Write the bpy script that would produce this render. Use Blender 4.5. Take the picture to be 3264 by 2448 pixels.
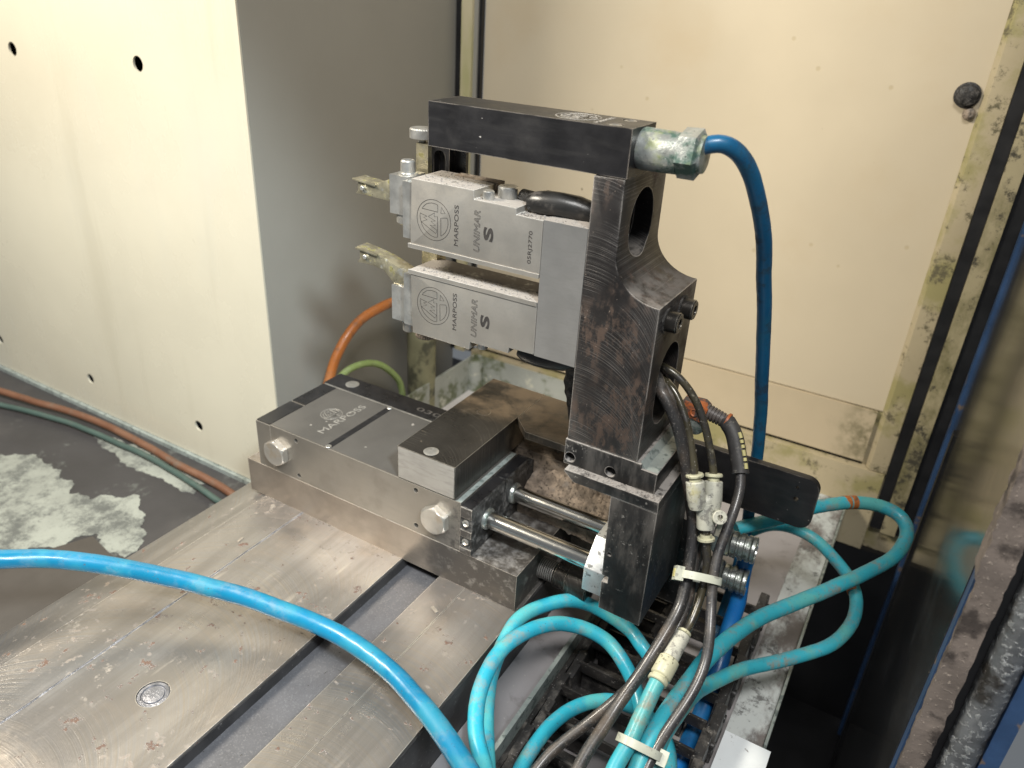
import bpy, bmesh, math, random
from mathutils import Vector, Matrix, noise as mnoise
random.seed(7)
for o in list(bpy.data.objects): bpy.data.objects.remove(o)
sc = bpy.context.scene
COL = sc.collection
MM = 0.001

# ------------------------------------------------------------------ camera, world, lights, exposure
cam_d = bpy.data.cameras.new('camera'); cam = bpy.data.objects.new('camera', cam_d); COL.objects.link(cam)
RT = Vector((0.86054084, 0.50662557, 0.05291497))
DN = Vector((0.27357989, -0.37205439, -0.88697778))
FW = Vector((-0.42967838, 0.77775707, -0.45877056))
cam.matrix_world = Matrix(((RT.x, -DN.x, -FW.x, 0.184595), (RT.y, -DN.y, -FW.y, -0.357075),
                           (RT.z, -DN.z, -FW.z, 0.355223), (0, 0, 0, 1)))
cam_d.sensor_width = 36; cam_d.lens = 26.778; cam_d.clip_start = 0.01; cam_d.clip_end = 20
cam_d.dof.use_dof = True; cam_d.dof.focus_distance = 0.47; cam_d.dof.aperture_fstop = 9
sc.camera = cam

w = bpy.data.worlds.new('World'); sc.world = w; w.use_nodes = True
w.node_tree.nodes['Background'].inputs[0].default_value = (0.86, 0.93, 1.0, 1)
w.node_tree.nodes['Background'].inputs[1].default_value = 0.14

def area(name, loc, target, sx, sy, power, col):
    d = bpy.data.lights.new(name, 'AREA'); d.shape = 'RECTANGLE'; d.size = sx; d.size_y = sy
    d.energy = power; d.color = col
    o = bpy.data.objects.new(name, d); COL.objects.link(o); o.location = loc
    o.rotation_euler = (Vector(target) - Vector(loc)).to_track_quat('-Z', 'Y').to_euler()
    return o
area('work_lamp', (-0.60, -0.36, 0.74), (-0.15, 0.08, 0.05), 0.30, 0.14, 10.5, (1.0, 0.92, 0.78))
area('shop_light', (0.32, -0.72, 1.35), (0.0, 0.15, 0.0), 0.5, 0.25, 17.5, (1.0, 0.98, 0.95))
sp_d = bpy.data.lights.new('added_cool_spot', 'SPOT'); sp_d.energy = 60; sp_d.color = (0.80, 0.92, 1.0)  # added cool spot; its cone shapes the lit area on cover and table
sp_d.spot_size = math.radians(33); sp_d.spot_blend = 0.35; sp_d.shadow_soft_size = 0.06
sp_o = bpy.data.objects.new('added_cool_spot', sp_d); COL.objects.link(sp_o); sp_o.location = (0.6, -0.5, 0.9)
sp_o.rotation_euler = Vector((-1.05, 0.4, -1.0)).to_track_quat('-Z', 'Y').to_euler()

sc.view_settings.view_transform = 'Standard'; sc.view_settings.look = 'None'
sc.view_settings.exposure = 0.30; sc.view_settings.gamma = 1.0

# ------------------------------------------------------------------ material helpers
class NT:
    def __init__(s, name):
        s.m = bpy.data.materials.new(name); s.m.use_nodes = True
        s.n = s.m.node_tree.nodes; s.l = s.m.node_tree.links
        s.b = s.n['Principled BSDF']
        s.co = s.n.new('ShaderNodeTexCoord').outputs['Object']
        s.geo = s.n.new('ShaderNodeNewGeometry')
    def val(s, sock, v):
        if hasattr(v, 'is_output'): s.l.new(v, sock)
        else: sock.default_value = v
    def math(s, op, a, b=0.0, c=0.0):
        n = s.n.new('ShaderNodeMath'); n.operation = op
        s.val(n.inputs[0], a); s.val(n.inputs[1], b); s.val(n.inputs[2], c)
        return n.outputs[0]
    def map(s, v, a, b, c=0.0, d=1.0):
        n = s.n.new('ShaderNodeMapRange'); n.interpolation_type = 'SMOOTHSTEP'
        s.val(n.inputs[0], v)
        for i, q in enumerate((a, b, c, d)): n.inputs[i + 1].default_value = q
        return n.outputs[0]
    def vec(s, scale=(1, 1, 1), loc=(0, 0, 0), rot=(0, 0, 0)):
        n = s.n.new('ShaderNodeMapping'); s.l.new(s.co, n.inputs[0])
        n.inputs['Scale'].default_value = scale; n.inputs['Location'].default_value = loc
        n.inputs['Rotation'].default_value = rot
        return n.outputs[0]
    def noise(s, scale, detail=4, rough=0.55, vec=None, dist=0.0, seed=0.0):
        n = s.n.new('ShaderNodeTexNoise'); s.l.new(vec or s.vec(loc=(seed, seed * 1.7, seed * .6)), n.inputs['Vector'])
        n.inputs['Scale'].default_value = scale; n.inputs['Detail'].default_value = detail
        n.inputs['Roughness'].default_value = rough; n.inputs['Distortion'].default_value = dist
        return n.outputs['Fac']
    def mix(s, f, a, b):
        n = s.n.new('ShaderNodeMix'); n.data_type = 'RGBA'
        s.val(n.inputs[0], f)
        for sock, v in ((n.inputs[6], a), (n.inputs[7], b)):
            if hasattr(v, 'is_output'): s.l.new(v, sock)
            else: sock.default_value = (v[0], v[1], v[2], 1)
        return n.outputs[2]
    def mixf(s, f, a, b):
        n = s.n.new('ShaderNodeMix'); n.data_type = 'FLOAT'
        s.val(n.inputs[0], f); s.val(n.inputs[2], a); s.val(n.inputs[3], b)
        return n.outputs[0]
    def sep(s, v):
        n = s.n.new('ShaderNodeSeparateXYZ'); s.l.new(v, n.inputs[0]); return n.outputs
    def arcs(s, u, v, u0, R, freq, seed=0.0):
        """irregular cutter trails: circles of radius R translated along v"""
        o = s.sep(s.co)
        d = s.math('WRAP', s.math('SUBTRACT', o[u], u0), R * .92, -R * .92)
        q = s.math('SQRT', s.math('MAXIMUM', s.math('SUBTRACT', R * R, s.math('MULTIPLY', d, d)), 1e-9))
        ph = s.math('MULTIPLY_ADD', s.math('SUBTRACT', o[v], q), freq, seed)
        n = s.n.new('ShaderNodeTexNoise'); n.noise_dimensions = '1D'
        s.l.new(ph, n.inputs['W']); n.inputs['Scale'].default_value = 1; n.inputs['Detail'].default_value = 3
        n.inputs['Roughness'].default_value = 0.75
        return n.outputs['Fac']
    def edge(s, r):
        n = s.n.new('ShaderNodeBevel'); n.samples = 4; n.inputs[0].default_value = r
        d = s.n.new('ShaderNodeVectorMath'); d.operation = 'DOT_PRODUCT'
        s.l.new(n.outputs[0], d.inputs[0]); s.l.new(s.geo.outputs['True Normal'], d.inputs[1])
        return s.math('SUBTRACT', 1.0, d.outputs['Value'])

def mat(name, col, rough=0.5, metal=0.0, var=0.18, vscale=60, layers=(), bump=0.0, bscale=300, spec=0.5, coat=0.0,
        bstretch=None, trans=0.0):
    t = NT(name)
    f = t.noise(vscale, 5, 0.6, seed=random.random() * 9)
    lo = tuple(c * (1 - var) for c in col); hi = tuple(min(1, c * (1 + var)) for c in col)
    c = t.mix(t.map(f, 0.3, 0.7), lo, hi)
    r = t.mixf(t.map(f, 0.3, 0.7), rough * 0.88, min(1, rough * 1.12)); m = metal
    hgt = []
    for L in layers:
        k = L['k']
        if k == 'noise':
            v = t.vec(scale=L.get('st', (1, 1, 1)), loc=(random.random() * 5,) * 3)
            mk = t.map(t.noise(L['s'], L.get('d', 6), L.get('rg', 0.6), vec=v, dist=L.get('dist', 0)), L['lo'], L['hi'])
            if 'ms' in L: mk = t.math('MULTIPLY', mk, t.map(t.noise(L['ms'], 3, seed=random.random() * 5), 0.42, 0.58))
        elif k == 'up':
            nz = t.sep(t.geo.outputs['Normal'])[2]
            mk = t.math('MULTIPLY', t.map(nz, 0.55, 0.9),
                        t.map(t.noise(L['s'], 6, 0.65, seed=random.random() * 5), L['lo'], L['hi']))
        elif k == 'arc':
            mk = t.map(t.arcs(L['u'], L['v'], L['u0'], L['R'], L['f']), L['lo'], L['hi'])
            if 'ms' in L: mk = t.math('MULTIPLY', mk, t.map(t.noise(L['ms'], 3, seed=random.random() * 5), 0.35, 0.6))
        elif k == 'edge':
            mk = t.math('MULTIPLY', t.map(t.edge(L['r']), L.get('lo', 0.02), L.get('hi', 0.12)),
                        t.map(t.noise(L.get('s', 90), 4, seed=random.random() * 5), L.get('a', 0.3), L.get('b', 0.55)))
        elif k == 'dots':
            vo = t.n.new('ShaderNodeTexVoronoi'); t.l.new(t.vec(loc=(random.random() * 5,) * 3), vo.inputs['Vector'])
            vo.inputs['Scale'].default_value = L['s']; vo.inputs['Randomness'].default_value = 1.0
            rnd_ = t.sep(vo.outputs['Color'])[0]
            mk = t.math('MULTIPLY', t.map(vo.outputs['Distance'], L['r'], L['r'] * .55), t.map(rnd_, L['p'], L['p'] + .02))
        elif k == 'band':   # along one local axis between two values with a ragged border
            o = t.sep(t.co)[L['ax']]
            w_ = t.math('MULTIPLY_ADD', t.math('SUBTRACT', t.noise(L.get('s', 60), 5, 0.65), 0.5), L.get('wob', 0.02), o)
            mk = t.map(w_, L['lo'], L['hi'])
            if 'ms' in L: mk = t.math('MULTIPLY', mk, t.map(t.noise(L['ms'], 6, 0.7, seed=3.3), L.get('a', .3), L.get('b', .6)))
        if 'amt' in L: mk = t.math('MULTIPLY', mk, L['amt'])
        if 'col' in L: c = t.mix(mk, c, L['col'])
        if 'rough' in L: r = t.mixf(mk, r, L['rough'])
        if 'metal' in L: m = t.mixf(mk, m, L['metal'])
        if 'h' in L: hgt.append((mk, L['h']))
    t.l.new(c, t.b.inputs['Base Color']); t.val(t.b.inputs['Roughness'], r); t.val(t.b.inputs['Metallic'], m)
    t.b.inputs['Specular IOR Level'].default_value = spec
    t.b.inputs['Coat Weight'].default_value = coat; t.b.inputs['Coat Roughness'].default_value = 0.15
    if trans: t.b.inputs['Transmission Weight'].default_value = trans
    hs = None
    if bump:
        v = t.vec(scale=bstretch or (1, 1, 1))
        hs = t.math('MULTIPLY', t.noise(bscale, 5, 0.65, vec=v), bump)
    for mk, h in hgt:
        x = t.math('MULTIPLY', mk, h); hs = x if hs is None else t.math('ADD', hs, x)
    if hs is not None:
        b = t.n.new('ShaderNodeBump'); b.inputs['Strength'].default_value = 1.0; b.inputs['Distance'].default_value = 0.001
        t.l.new(hs, b.inputs['Height']); t.l.new(b.outputs[0], t.b.inputs['Normal'])
    return t.m

DUST = (0.26, 0.235, 0.21)
RUST = (0.115, 0.06, 0.035)
M = {}
M['module'] = mat('brushed_module_steel', (0.45, 0.42, 0.375), 0.34, 0.72, 0.08, 40, [
    dict(k='noise', s=700, lo=0.5, hi=0.72, col=(0.40, 0.385, 0.35), amt=0.5, d=3),
    dict(k='noise', s=35, lo=0.48, hi=0.75, col=(0.40, 0.37, 0.32), rough=0.55, amt=0.6),
    dict(k='up', s=160, lo=0.30, hi=0.52, col=DUST, rough=0.95, metal=0.0, h=0.25),
    dict(k='edge', r=0.0006, col=(0.75, 0.73, 0.68), amt=0.8)], bump=0.035, bscale=1500)
M['plate'] = mat('pale_ground_plate', (0.40, 0.39, 0.375), 0.33, 0.75, 0.08, 30, [
    dict(k='noise', s=60, lo=0.5, hi=0.75, st=(1, 1, .35), col=(0.34, 0.325, 0.30), rough=0.5, amt=0.6),
    dict(k='noise', s=900, lo=0.45, hi=0.7, st=(.2, 1, 1), col=(0.36, 0.35, 0.33), amt=0.5),
    dict(k='up', s=160, lo=0.30, hi=0.5, col=DUST, rough=0.95, metal=0.0, h=0.3)], bump=0.02, bscale=900)
M['black_bar'] = mat('black_anodised_bar', (0.011, 0.0105, 0.0115), 0.36, 0.0, 0.25, 60, [
    dict(k='noise', s=260, st=(.12, 1, 1), lo=0.45, hi=0.75, col=(0.024, 0.023, 0.023), amt=0.6),
    dict(k='noise', s=45, lo=0.5, hi=0.8, col=(0.035, 0.033, 0.032), rough=0.55, amt=0.5),
    dict(k='noise', s=260, lo=0.735, hi=0.76, col=(0.45, 0.43, 0.40), amt=0.7, d=2),
    dict(k='edge', r=0.0007, lo=.005, hi=.06, col=(0.45, 0.40, 0.35), rough=0.35, metal=0.6, s=60, a=0.36, b=0.6)], bump=0.03, bscale=700)
M['column'] = mat('blackened_milled_steel', (0.022, 0.0198, 0.0195), 0.40, 0.35, 0.25, 50, [
    dict(k='arc', u=0, v=2, u0=-0.048, R=0.050, f=1300, lo=0.50, hi=0.66, col=(0.15, 0.142, 0.136), rough=0.34, metal=0.6, ms=30, h=-0.05),
    dict(k='noise', s=95, st=(1.3, 1, .6), lo=0.47, hi=0.57, col=(0.072, 0.046, 0.033), rough=0.8, metal=0.0, amt=0.8, d=10, rg=0.8, h=0.06, ms=26),
    dict(k='noise', s=520, lo=0.70, hi=0.76, col=(0.30, 0.25, 0.21), amt=0.7, d=2),
    dict(k='up', s=120, lo=0.35, hi=0.6, col=(0.15, 0.135, 0.12), rough=0.9, metal=0.0, amt=0.8),
    dict(k='edge', r=0.0009, lo=.005, hi=.06, col=(0.60, 0.56, 0.52), rough=0.35, metal=0.6, s=50, a=0.30, b=0.52)], bump=0.03, bscale=600)  # pale edges: bare metal plus bright edge glints put into the colour
M['arm'] = mat('oily_black_steel', (0.017, 0.0165, 0.0165), 0.40, 0.3, 0.3, 60, [
    dict(k='noise', s=55, st=(1.4, 1, .4), lo=0.45, hi=0.66, col=(0.068, 0.064, 0.060), rough=0.65, d=9, rg=0.72),
    dict(k='noise', s=330, lo=0.60, hi=0.68, col=(0.24, 0.23, 0.215), d=6, rough=0.3, ms=40),
    dict(k='up', s=170, lo=0.30, hi=0.5, col=(0.235, 0.22, 0.205), rough=0.95, metal=0.0, h=0.5),
    dict(k='edge', r=0.0009, lo=.005, hi=.06, col=(0.60, 0.56, 0.52), rough=0.35, metal=0.6, s=50, a=0.32, b=0.55)], bump=0.10, bscale=420)  # edge tone holds bare metal and glints drawn in colour
M['cross'] = mat('milled_dark_block', (0.060, 0.055, 0.049), 0.30, 0.75, 0.2, 30, [
    dict(k='arc', u=0, v=1, u0=0.035, R=0.050, f=900, lo=0.5, hi=0.72, col=(0.13, 0.12, 0.108), ms=30, h=-0.04),
    dict(k='band', ax=1, lo=0.012, hi=0.034, s=55, wob=0.03, ms=28, a=.34, b=.6, col=(0.21, 0.155, 0.10), rough=0.7, metal=0.0, amt=0.75),
    dict(k='noise', s=300, lo=0.62, hi=0.72, col=(0.24, 0.19, 0.13), rough=0.8, metal=0.0, amt=0.35, d=8),
    dict(k='edge', r=0.0006, col=(0.62, 0.58, 0.50), rough=0.3, metal=0.8, a=0.25, b=0.5)], bump=0.02, bscale=500)
M['cross_front'] = mat('ground_steel_end', (0.36, 0.335, 0.30), 0.36, 0.45, 0.12, 30, [
    dict(k='noise', s=500, lo=0.45, hi=0.75, st=(.15, 1, 1), col=(0.23, 0.21, 0.19), amt=0.6)], bump=0.01)
M['slide'] = mat('ground_slide_steel', (0.28, 0.255, 0.22), 0.30, 0.7, 0.10, 18, [
    dict(k='noise', s=800, st=(.06, 1, 1), lo=0.4, hi=0.75, col=(0.27, 0.25, 0.22), amt=0.55),
    dict(k='noise', s=40, lo=0.52, hi=0.72, col=(0.22, 0.195, 0.165), rough=0.5, amt=0.5, d=7),
    dict(k='band', ax=0, lo=0.06, hi=0.085, s=60, wob=0.03, ms=220, a=.42, b=.66, col=(0.11, 0.10, 0.09), rough=0.6),
    dict(k='edge', r=0.0005, col=(0.75, 0.70, 0.62), a=0.3, b=0.5)], bump=0.015, bscale=900)
M['base'] = mat('ground_base_steel', (0.28, 0.24, 0.20), 0.32, 0.7, 0.18, 22, [
    dict(k='band', ax=0, lo=0.045, hi=0.068, s=40, wob=0.05, col=(0.095, 0.087, 0.08), rough=0.5, amt=0.92),  # dark right end: shadow and reflection of the heads put into the colour
    dict(k='band', ax=0, lo=0.05, hi=0.09, s=60, wob=0.03, ms=130, a=.5, b=.68, col=(0.29, 0.27, 0.245), rough=0.55),
    dict(k='noise', s=60, st=(.4, 1, 1), lo=0.5, hi=0.75, col=(0.21, 0.18, 0.15), rough=0.5, amt=0.55, d=7),
    dict(k='up', s=120, lo=0.42, hi=0.66, col=(0.23, 0.22, 0.21), rough=0.9, metal=0.1, amt=0.7),
    dict(k='edge', r=0.0006, col=(0.66, 0.60, 0.52), a=0.3, b=0.5)], bump=0.03, bscale=500)
M['cover'] = mat('satin_grey_cover', (0.135, 0.128, 0.118), 0.38, 0.55, 0.08, 25, [
    dict(k='noise', s=600, lo=0.60, hi=0.72, col=(0.19, 0.18, 0.165), amt=0.4, d=3),
    dict(k='noise', s=120, lo=0.73, hi=0.75, col=(0.5, 0.47, 0.43), amt=0.8, d=1)], bump=0.02, bscale=1600)
M['black'] = mat('black_plastic', (0.012, 0.0118, 0.013), 0.30, 0.0, 0.3, 60, [
    dict(k='noise', s=200, lo=0.56, hi=0.75, col=(0.05, 0.047, 0.045), rough=0.6, amt=0.6)])
M['grime'] = mat('black_grime', (0.018, 0.017, 0.016), 0.5, 0.0, 0.3, 80, [
    dict(k='noise', s=200, lo=0.46, hi=0.64, col=(0.14, 0.13, 0.12), rough=0.9, d=9, rg=.75, h=0.4),
    dict(k='noise', s=700, lo=0.68, hi=0.74, col=(0.30, 0.29, 0.28), d=2, rough=0.25)], bump=0.5, bscale=260)
M['swarf'] = mat('caked_swarf', (0.25, 0.20, 0.155), 0.95, 0.0, 0.4, 120, [
    dict(k='noise', s=520, lo=0.53, hi=0.68, col=(0.045, 0.038, 0.032), d=8, rg=.75, h=-0.5),
    dict(k='noise', s=60, lo=0.5, hi=0.7, col=(0.19, 0.18, 0.17), amt=0.7)], bump=1.4, bscale=280)
M['rod'] = mat('polished_chrome_rod', (0.74, 0.72, 0.67), 0.17, 1.0, 0.05, 30, [
    dict(k='noise', s=500, lo=0.55, hi=0.8, col=(0.30, 0.27, 0.22), rough=0.45, amt=0.4, d=8)])
M['silver'] = mat('bright_filed_steel', (0.62, 0.64, 0.64), 0.35, 0.7, 0.1, 70, [
    dict(k='noise', s=260, lo=0.55, hi=0.62, col=(0.12, 0.12, 0.12), amt=0.8, d=7)], bump=0.15, bscale=300)
M['zinc'] = mat('zinc_plated_steel', (0.50, 0.49, 0.46), 0.34, 0.8, 0.15, 90, [
    dict(k='noise', s=150, lo=0.52, hi=0.72, col=(0.26, 0.24, 0.20), rough=0.6, amt=0.7)], bump=0.05, bscale=500)
M['bolt'] = mat('worn_hex_bolt', (0.52, 0.49, 0.44), 0.32, 0.75, 0.1, 70, [
    dict(k='noise', s=80, lo=0.5, hi=0.7, col=(0.44, 0.35, 0.24), rough=0.45, amt=0.6)], bump=0.05)
M['brassy'] = mat('yellow_passivated_finger', (0.40, 0.365, 0.26), 0.38, 0.8, 0.2, 120, [
    dict(k='noise', s=190, lo=0.52, hi=0.66, col=(0.19, 0.175, 0.07), rough=0.65, metal=0.4, d=8),
    dict(k='noise', s=130, lo=0.55, hi=0.7, col=(0.52, 0.51, 0.46), rough=0.3),
    dict(k='noise', s=420, lo=0.62, hi=0.72, col=(0.06, 0.055, 0.03), rough=0.8)], bump=0.12, bscale=500)
M['patina'] = mat('green_patina_gland', (0.40, 0.42, 0.40), 0.36, 0.6, 0.2, 90, [
    dict(k='noise', s=60, lo=0.47, hi=0.62, col=(0.055, 0.105, 0.085), rough=0.55, metal=0.1, d=8, rg=.7),
    dict(k='noise', s=90, lo=0.55, hi=0.7, col=(0.22, 0.25, 0.09), rough=0.7, metal=0.0, amt=.7),
    dict(k='noise', s=380, lo=0.63, hi=0.72, col=(0.02, 0.025, 0.022), rough=0.7, d=6),
    dict(k='noise', s=500, lo=0.70, hi=0.75, col=(0.7, 0.72, 0.7), d=2)], bump=0.35, bscale=350)
M['fitting'] = mat('nickel_fitting', (0.40, 0.42, 0.40), 0.28, 0.85, 0.2, 90, [
    dict(k='noise', s=120, lo=0.5, hi=0.66, col=(0.12, 0.14, 0.12), rough=0.55, d=8),
    dict(k='noise', s=90, lo=0.6, hi=0.72, col=(0.36, 0.36, 0.16), rough=0.6, metal=.2)], bump=0.2, bscale=400)
def hose_mat(name, col, worn, rough=0.34, dirt=(0.22, 0.20, 0.17), amt=0.55, coat=0.1):
    return mat(name, col, rough, 0.0, 0.10, 25, [
        dict(k='noise', s=38, lo=0.46, hi=0.62, col=worn, rough=0.55, amt=0.85, d=8),
        dict(k='noise', s=62, lo=0.50, hi=0.68, col=dirt, rough=0.8, amt=amt, d=9, rg=.72),
        dict(k='noise', s=700, lo=0.64, hi=0.72, col=(0.05, 0.05, 0.05), rough=0.8, amt=0.7, d=3)], bump=0.05, bscale=500, coat=coat)
M['hose_blue'] = hose_mat('glossy_blue_hose', (0.004, 0.155, 0.28), (0.012, 0.20, 0.29), 0.30, (0.20, 0.25, 0.27), 0.32, 0.25)
M['hose_cyan'] = hose_mat('faded_cyan_hose', (0.025, 0.35, 0.47), (0.085, 0.42, 0.43), 0.36, (0.24, 0.25, 0.21), 0.7)
M['hose_teal'] = hose_mat('faded_teal_hose', (0.035, 0.37, 0.46), (0.10, 0.40, 0.38), 0.4, (0.26, 0.22, 0.16), 0.8)
M['cable_blue'] = hose_mat('dark_blue_cable', (0.008, 0.105, 0.235), (0.010, 0.13, 0.25), 0.34, (0.035, 0.04, 0.045), 0.7)
M['cable_deep'] = hose_mat('deep_blue_tube', (0.006, 0.115, 0.36), (0.008, 0.14, 0.36), 0.3, (0.02, 0.05, 0.1), 0.4)
def dark_cable(name, col, brown):
    return mat(name, col, 0.40, 0.0, 0.25, 60, [
        dict(k='noise', s=55, lo=0.45, hi=0.65, col=brown, rough=0.6, d=8),
        dict(k='noise', s=900, lo=0.58, hi=0.70, col=(0.25, 0.23, 0.21), rough=0.35, amt=0.7, d=3, h=0.12),
        dict(k='up', s=200, lo=0.4, hi=0.6, col=(0.17, 0.155, 0.14), rough=0.8, amt=0.3)], bump=0.12, bscale=700, coat=0.3)
M['cable_dark'] = dark_cable('oily_dark_cable', (0.028, 0.027, 0.027), (0.066, 0.050, 0.038))
M['cable_grey'] = dark_cable('dark_grey_cable', (0.038, 0.038, 0.042), (0.062, 0.055, 0.048))
M['tube_olive'] = mat('oily_olive_tube', (0.075, 0.066, 0.042), 0.22, 0.2, 0.3, 50, [
    dict(k='noise', s=90, lo=0.48, hi=0.62, col=(0.045, 0.042, 0.038), rough=0.4, d=8),
    dict(k='noise', s=120, lo=0.60, hi=0.7, col=(0.28, 0.26, 0.20), rough=0.3),
    dict(k='noise', s=600, lo=0.66, hi=0.72, col=(0.35, 0.33, 0.3), d=2)], bump=0.08, bscale=500, coat=0.4)
M['push'] = mat('speckled_grey_plastic', (0.52, 0.52, 0.44), 0.45, 0.0, 0.12, 60, [
    dict(k='noise', s=230, lo=0.50, hi=0.60, col=(0.24, 0.235, 0.21), rough=0.7, d=9, rg=.75),
    dict(k='noise', s=60, lo=0.58, hi=0.70, col=(0.48, 0.44, 0.20), amt=.6)], bump=0.06, bscale=500)
M['ring'] = mat('ivory_release_ring', (0.55, 0.54, 0.38), 0.40, 0.0, 0.1, 80, [
    dict(k='noise', s=300, lo=0.56, hi=0.66, col=(0.2, 0.19, 0.13), rough=0.7, d=7)])
M['tie'] = mat('nylon_cable_tie', (0.52, 0.54, 0.45), 0.38, 0.0, 0.08, 80, [
    dict(k='noise', s=260, lo=0.55, hi=0.64, col=(0.24, 0.24, 0.21), rough=0.7, amt=.7, d=8)], spec=0.5)
M['orange'] = mat('dirty_orange_plastic', (0.42, 0.115, 0.03), 0.5, 0.0, 0.15, 80, [
    dict(k='noise', s=120, lo=0.42, hi=0.56, col=(0.06, 0.052, 0.05), rough=0.6, d=9, rg=.7)], bump=0.08)
M['relief'] = mat('dirty_strain_relief', (0.10, 0.085, 0.078), 0.5, 0.0, 0.2, 80, [
    dict(k='noise', s=110, lo=0.60, hi=0.68, col=(0.42, 0.10, 0.03), d=5)], bump=0.2, bscale=500)
M['sleeve'] = mat('black_rubber_sleeve', (0.045, 0.043, 0.042), 0.55, 0.0, 0.3, 60, [
    dict(k='noise', s=300, lo=0.56, hi=0.7, col=(0.17, 0.16, 0.14), rough=0.8, d=8)], bump=0.15, bscale=500)
M['yellow'] = mat('faded_yellow_print', (0.52, 0.47, 0.20), 0.6, 0.0, 0.15, 200)
M['orange_far'] = hose_mat('orange_cable', (0.46, 0.15, 0.032), (0.42, 0.16, 0.05), 0.4, (0.16, 0.10, 0.06), 0.7)
M['orange_shaded'] = hose_mat('shaded_orange_cable', (0.115, 0.050, 0.026), (0.14, 0.068, 0.038), 0.5, (0.10, 0.08, 0.06), 0.6)  # darkened: shade under the cover lip put into the colour
M['green_far'] = hose_mat('pale_green_cable', (0.30, 0.42, 0.14), (0.36, 0.46, 0.22), 0.45, (0.2, 0.24, 0.1), 0.5)
M['green_shaded'] = hose_mat('shaded_green_cable', (0.040, 0.068, 0.058), (0.05, 0.08, 0.068), 0.5, (0.05, 0.06, 0.05), 0.5)  # dimmed in its colour for the shade under the lip
M['table'] = mat('milled_table_steel', (0.315, 0.302, 0.292), 0.30, 0.75, 0.10, 14, [
    dict(k='arc', u=0, v=1, u0=-0.045, R=0.078, f=420, lo=0.35, hi=0.68, col=(0.335, 0.30, 0.26), h=0.035, ms=9),
    dict(k='noise', s=8, st=(1.6, .7, 1), lo=0.46, hi=0.66, col=(0.19, 0.18, 0.175), rough=0.28, amt=0.75, d=5),
    dict(k='noise', s=55, st=(1, .05, 1), lo=0.45, hi=0.65, col=(0.22, 0.205, 0.19), rough=0.28, amt=0.6, d=5),
    dict(k='noise', s=16, lo=0.48, hi=0.70, col=(0.29, 0.245, 0.20), rough=0.42, amt=0.6, d=6),
    dict(k='noise', s=420, st=(1, .03, 1), lo=0.50, hi=0.72, col=(0.24, 0.22, 0.20), amt=.28, d=3),
    dict(k='noise', s=70, st=(1.3, .8, 1), lo=0.58, hi=0.66, col=(0.42, 0.37, 0.31), rough=0.6, metal=0.3, d=11, rg=.78, amt=.6, ms=22),
    dict(k='noise', s=75, lo=0.605, hi=0.655, col=(0.12, 0.07, 0.048), rough=0.8, metal=0.0, d=7, rg=.7, h=0.15),
    dict(k='noise', s=170, lo=0.59, hi=0.67, ms=14, col=(0.20, 0.16, 0.125), rough=0.8, metal=0.0, d=6, amt=.8),
    dict(k='noise', s=160, st=(.5, .08, 1), lo=0.66, hi=0.74, col=(0.55, 0.50, 0.45), amt=0.5, d=2),
    dict(k='edge', r=0.0008, col=(0.72, 0.68, 0.62), a=0.25, b=0.45)], bump=0.06, bscale=420)
M['table_side'] = mat('dark_table_side', (0.055, 0.052, 0.052), 0.42, 0.5, 0.3, 40, [
    dict(k='noise', s=240, lo=0.6, hi=0.7, col=(0.2, 0.19, 0.18), d=7)], bump=0.15, bscale=250)
M['slot_floor'] = mat('bluish_grey_slot', (0.125, 0.125, 0.135), 0.42, 0.5, 0.1, 40, [
    dict(k='noise', s=300, lo=0.64, hi=0.72, col=(0.05, 0.045, 0.04), d=5),
    dict(k='noise', s=800, lo=0.5, hi=0.72, col=(0.25, 0.25, 0.26), amt=.5)], bump=0.1, bscale=700)
M['solder'] = mat('grey_groove_fill', (0.26, 0.26, 0.28), 0.35, 0.7, 0.3, 120, bump=0.6, bscale=300)
M['grey_floor'] = mat('dull_grey_tray', (0.30, 0.285, 0.29), 0.40, 0.1, 0.08, 15, [
    dict(k='noise', s=45, lo=0.55, hi=0.72, col=(0.10, 0.09, 0.085), rough=0.55, amt=.5),
    dict(k='noise', s=500, lo=0.70, hi=0.74, col=(0.4, 0.38, 0.36), d=2)], bump=0.02)
M['chain'] = mat('black_chain_plastic', (0.020, 0.019, 0.019), 0.42, 0.0, 0.3, 60, [
    dict(k='noise', s=70, lo=0.5, hi=0.68, col=(0.085, 0.078, 0.07), rough=0.75, d=9, rg=.7),
    dict(k='noise', s=600, lo=0.66, hi=0.72, col=(0.25, 0.24, 0.23), d=2)], bump=0.3, bscale=240)
M['galv'] = mat('pale_galvanised_strip', (0.34, 0.38, 0.36), 0.42, 0.4, 0.15, 60, [
    dict(k='noise', s=160, lo=0.52, hi=0.64, col=(0.16, 0.19, 0.18), rough=0.6, d=8)], bump=0.15)
M['left_floor'] = mat('dark_grey_floor', (0.036, 0.034, 0.035), 0.45, 0.0, 0.15, 10, [
    dict(k='noise', s=34, lo=0.58, hi=0.66, col=(0.10, 0.105, 0.097), amt=.7, d=10, rg=.75),
    dict(k='noise', s=8, lo=0.5, hi=0.7, col=(0.055, 0.051, 0.050), amt=.8)], bump=0.05, bscale=200)
M['residue'] = mat('crusty_white_residue', (0.225, 0.235, 0.205), 0.9, 0.0, 0.12, 25, [
    dict(k='noise', s=22, lo=0.44, hi=0.60, col=(0.075, 0.078, 0.072), amt=.95, d=14, rg=.82),
    dict(k='noise', s=60, lo=0.62, hi=0.68, col=(0.07, 0.07, 0.065), d=10, rg=.75),
    dict(k='noise', s=14, lo=0.70, hi=0.76, col=(0.30, 0.28, 0.06), d=4)], bump=0.6, bscale=120)
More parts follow.
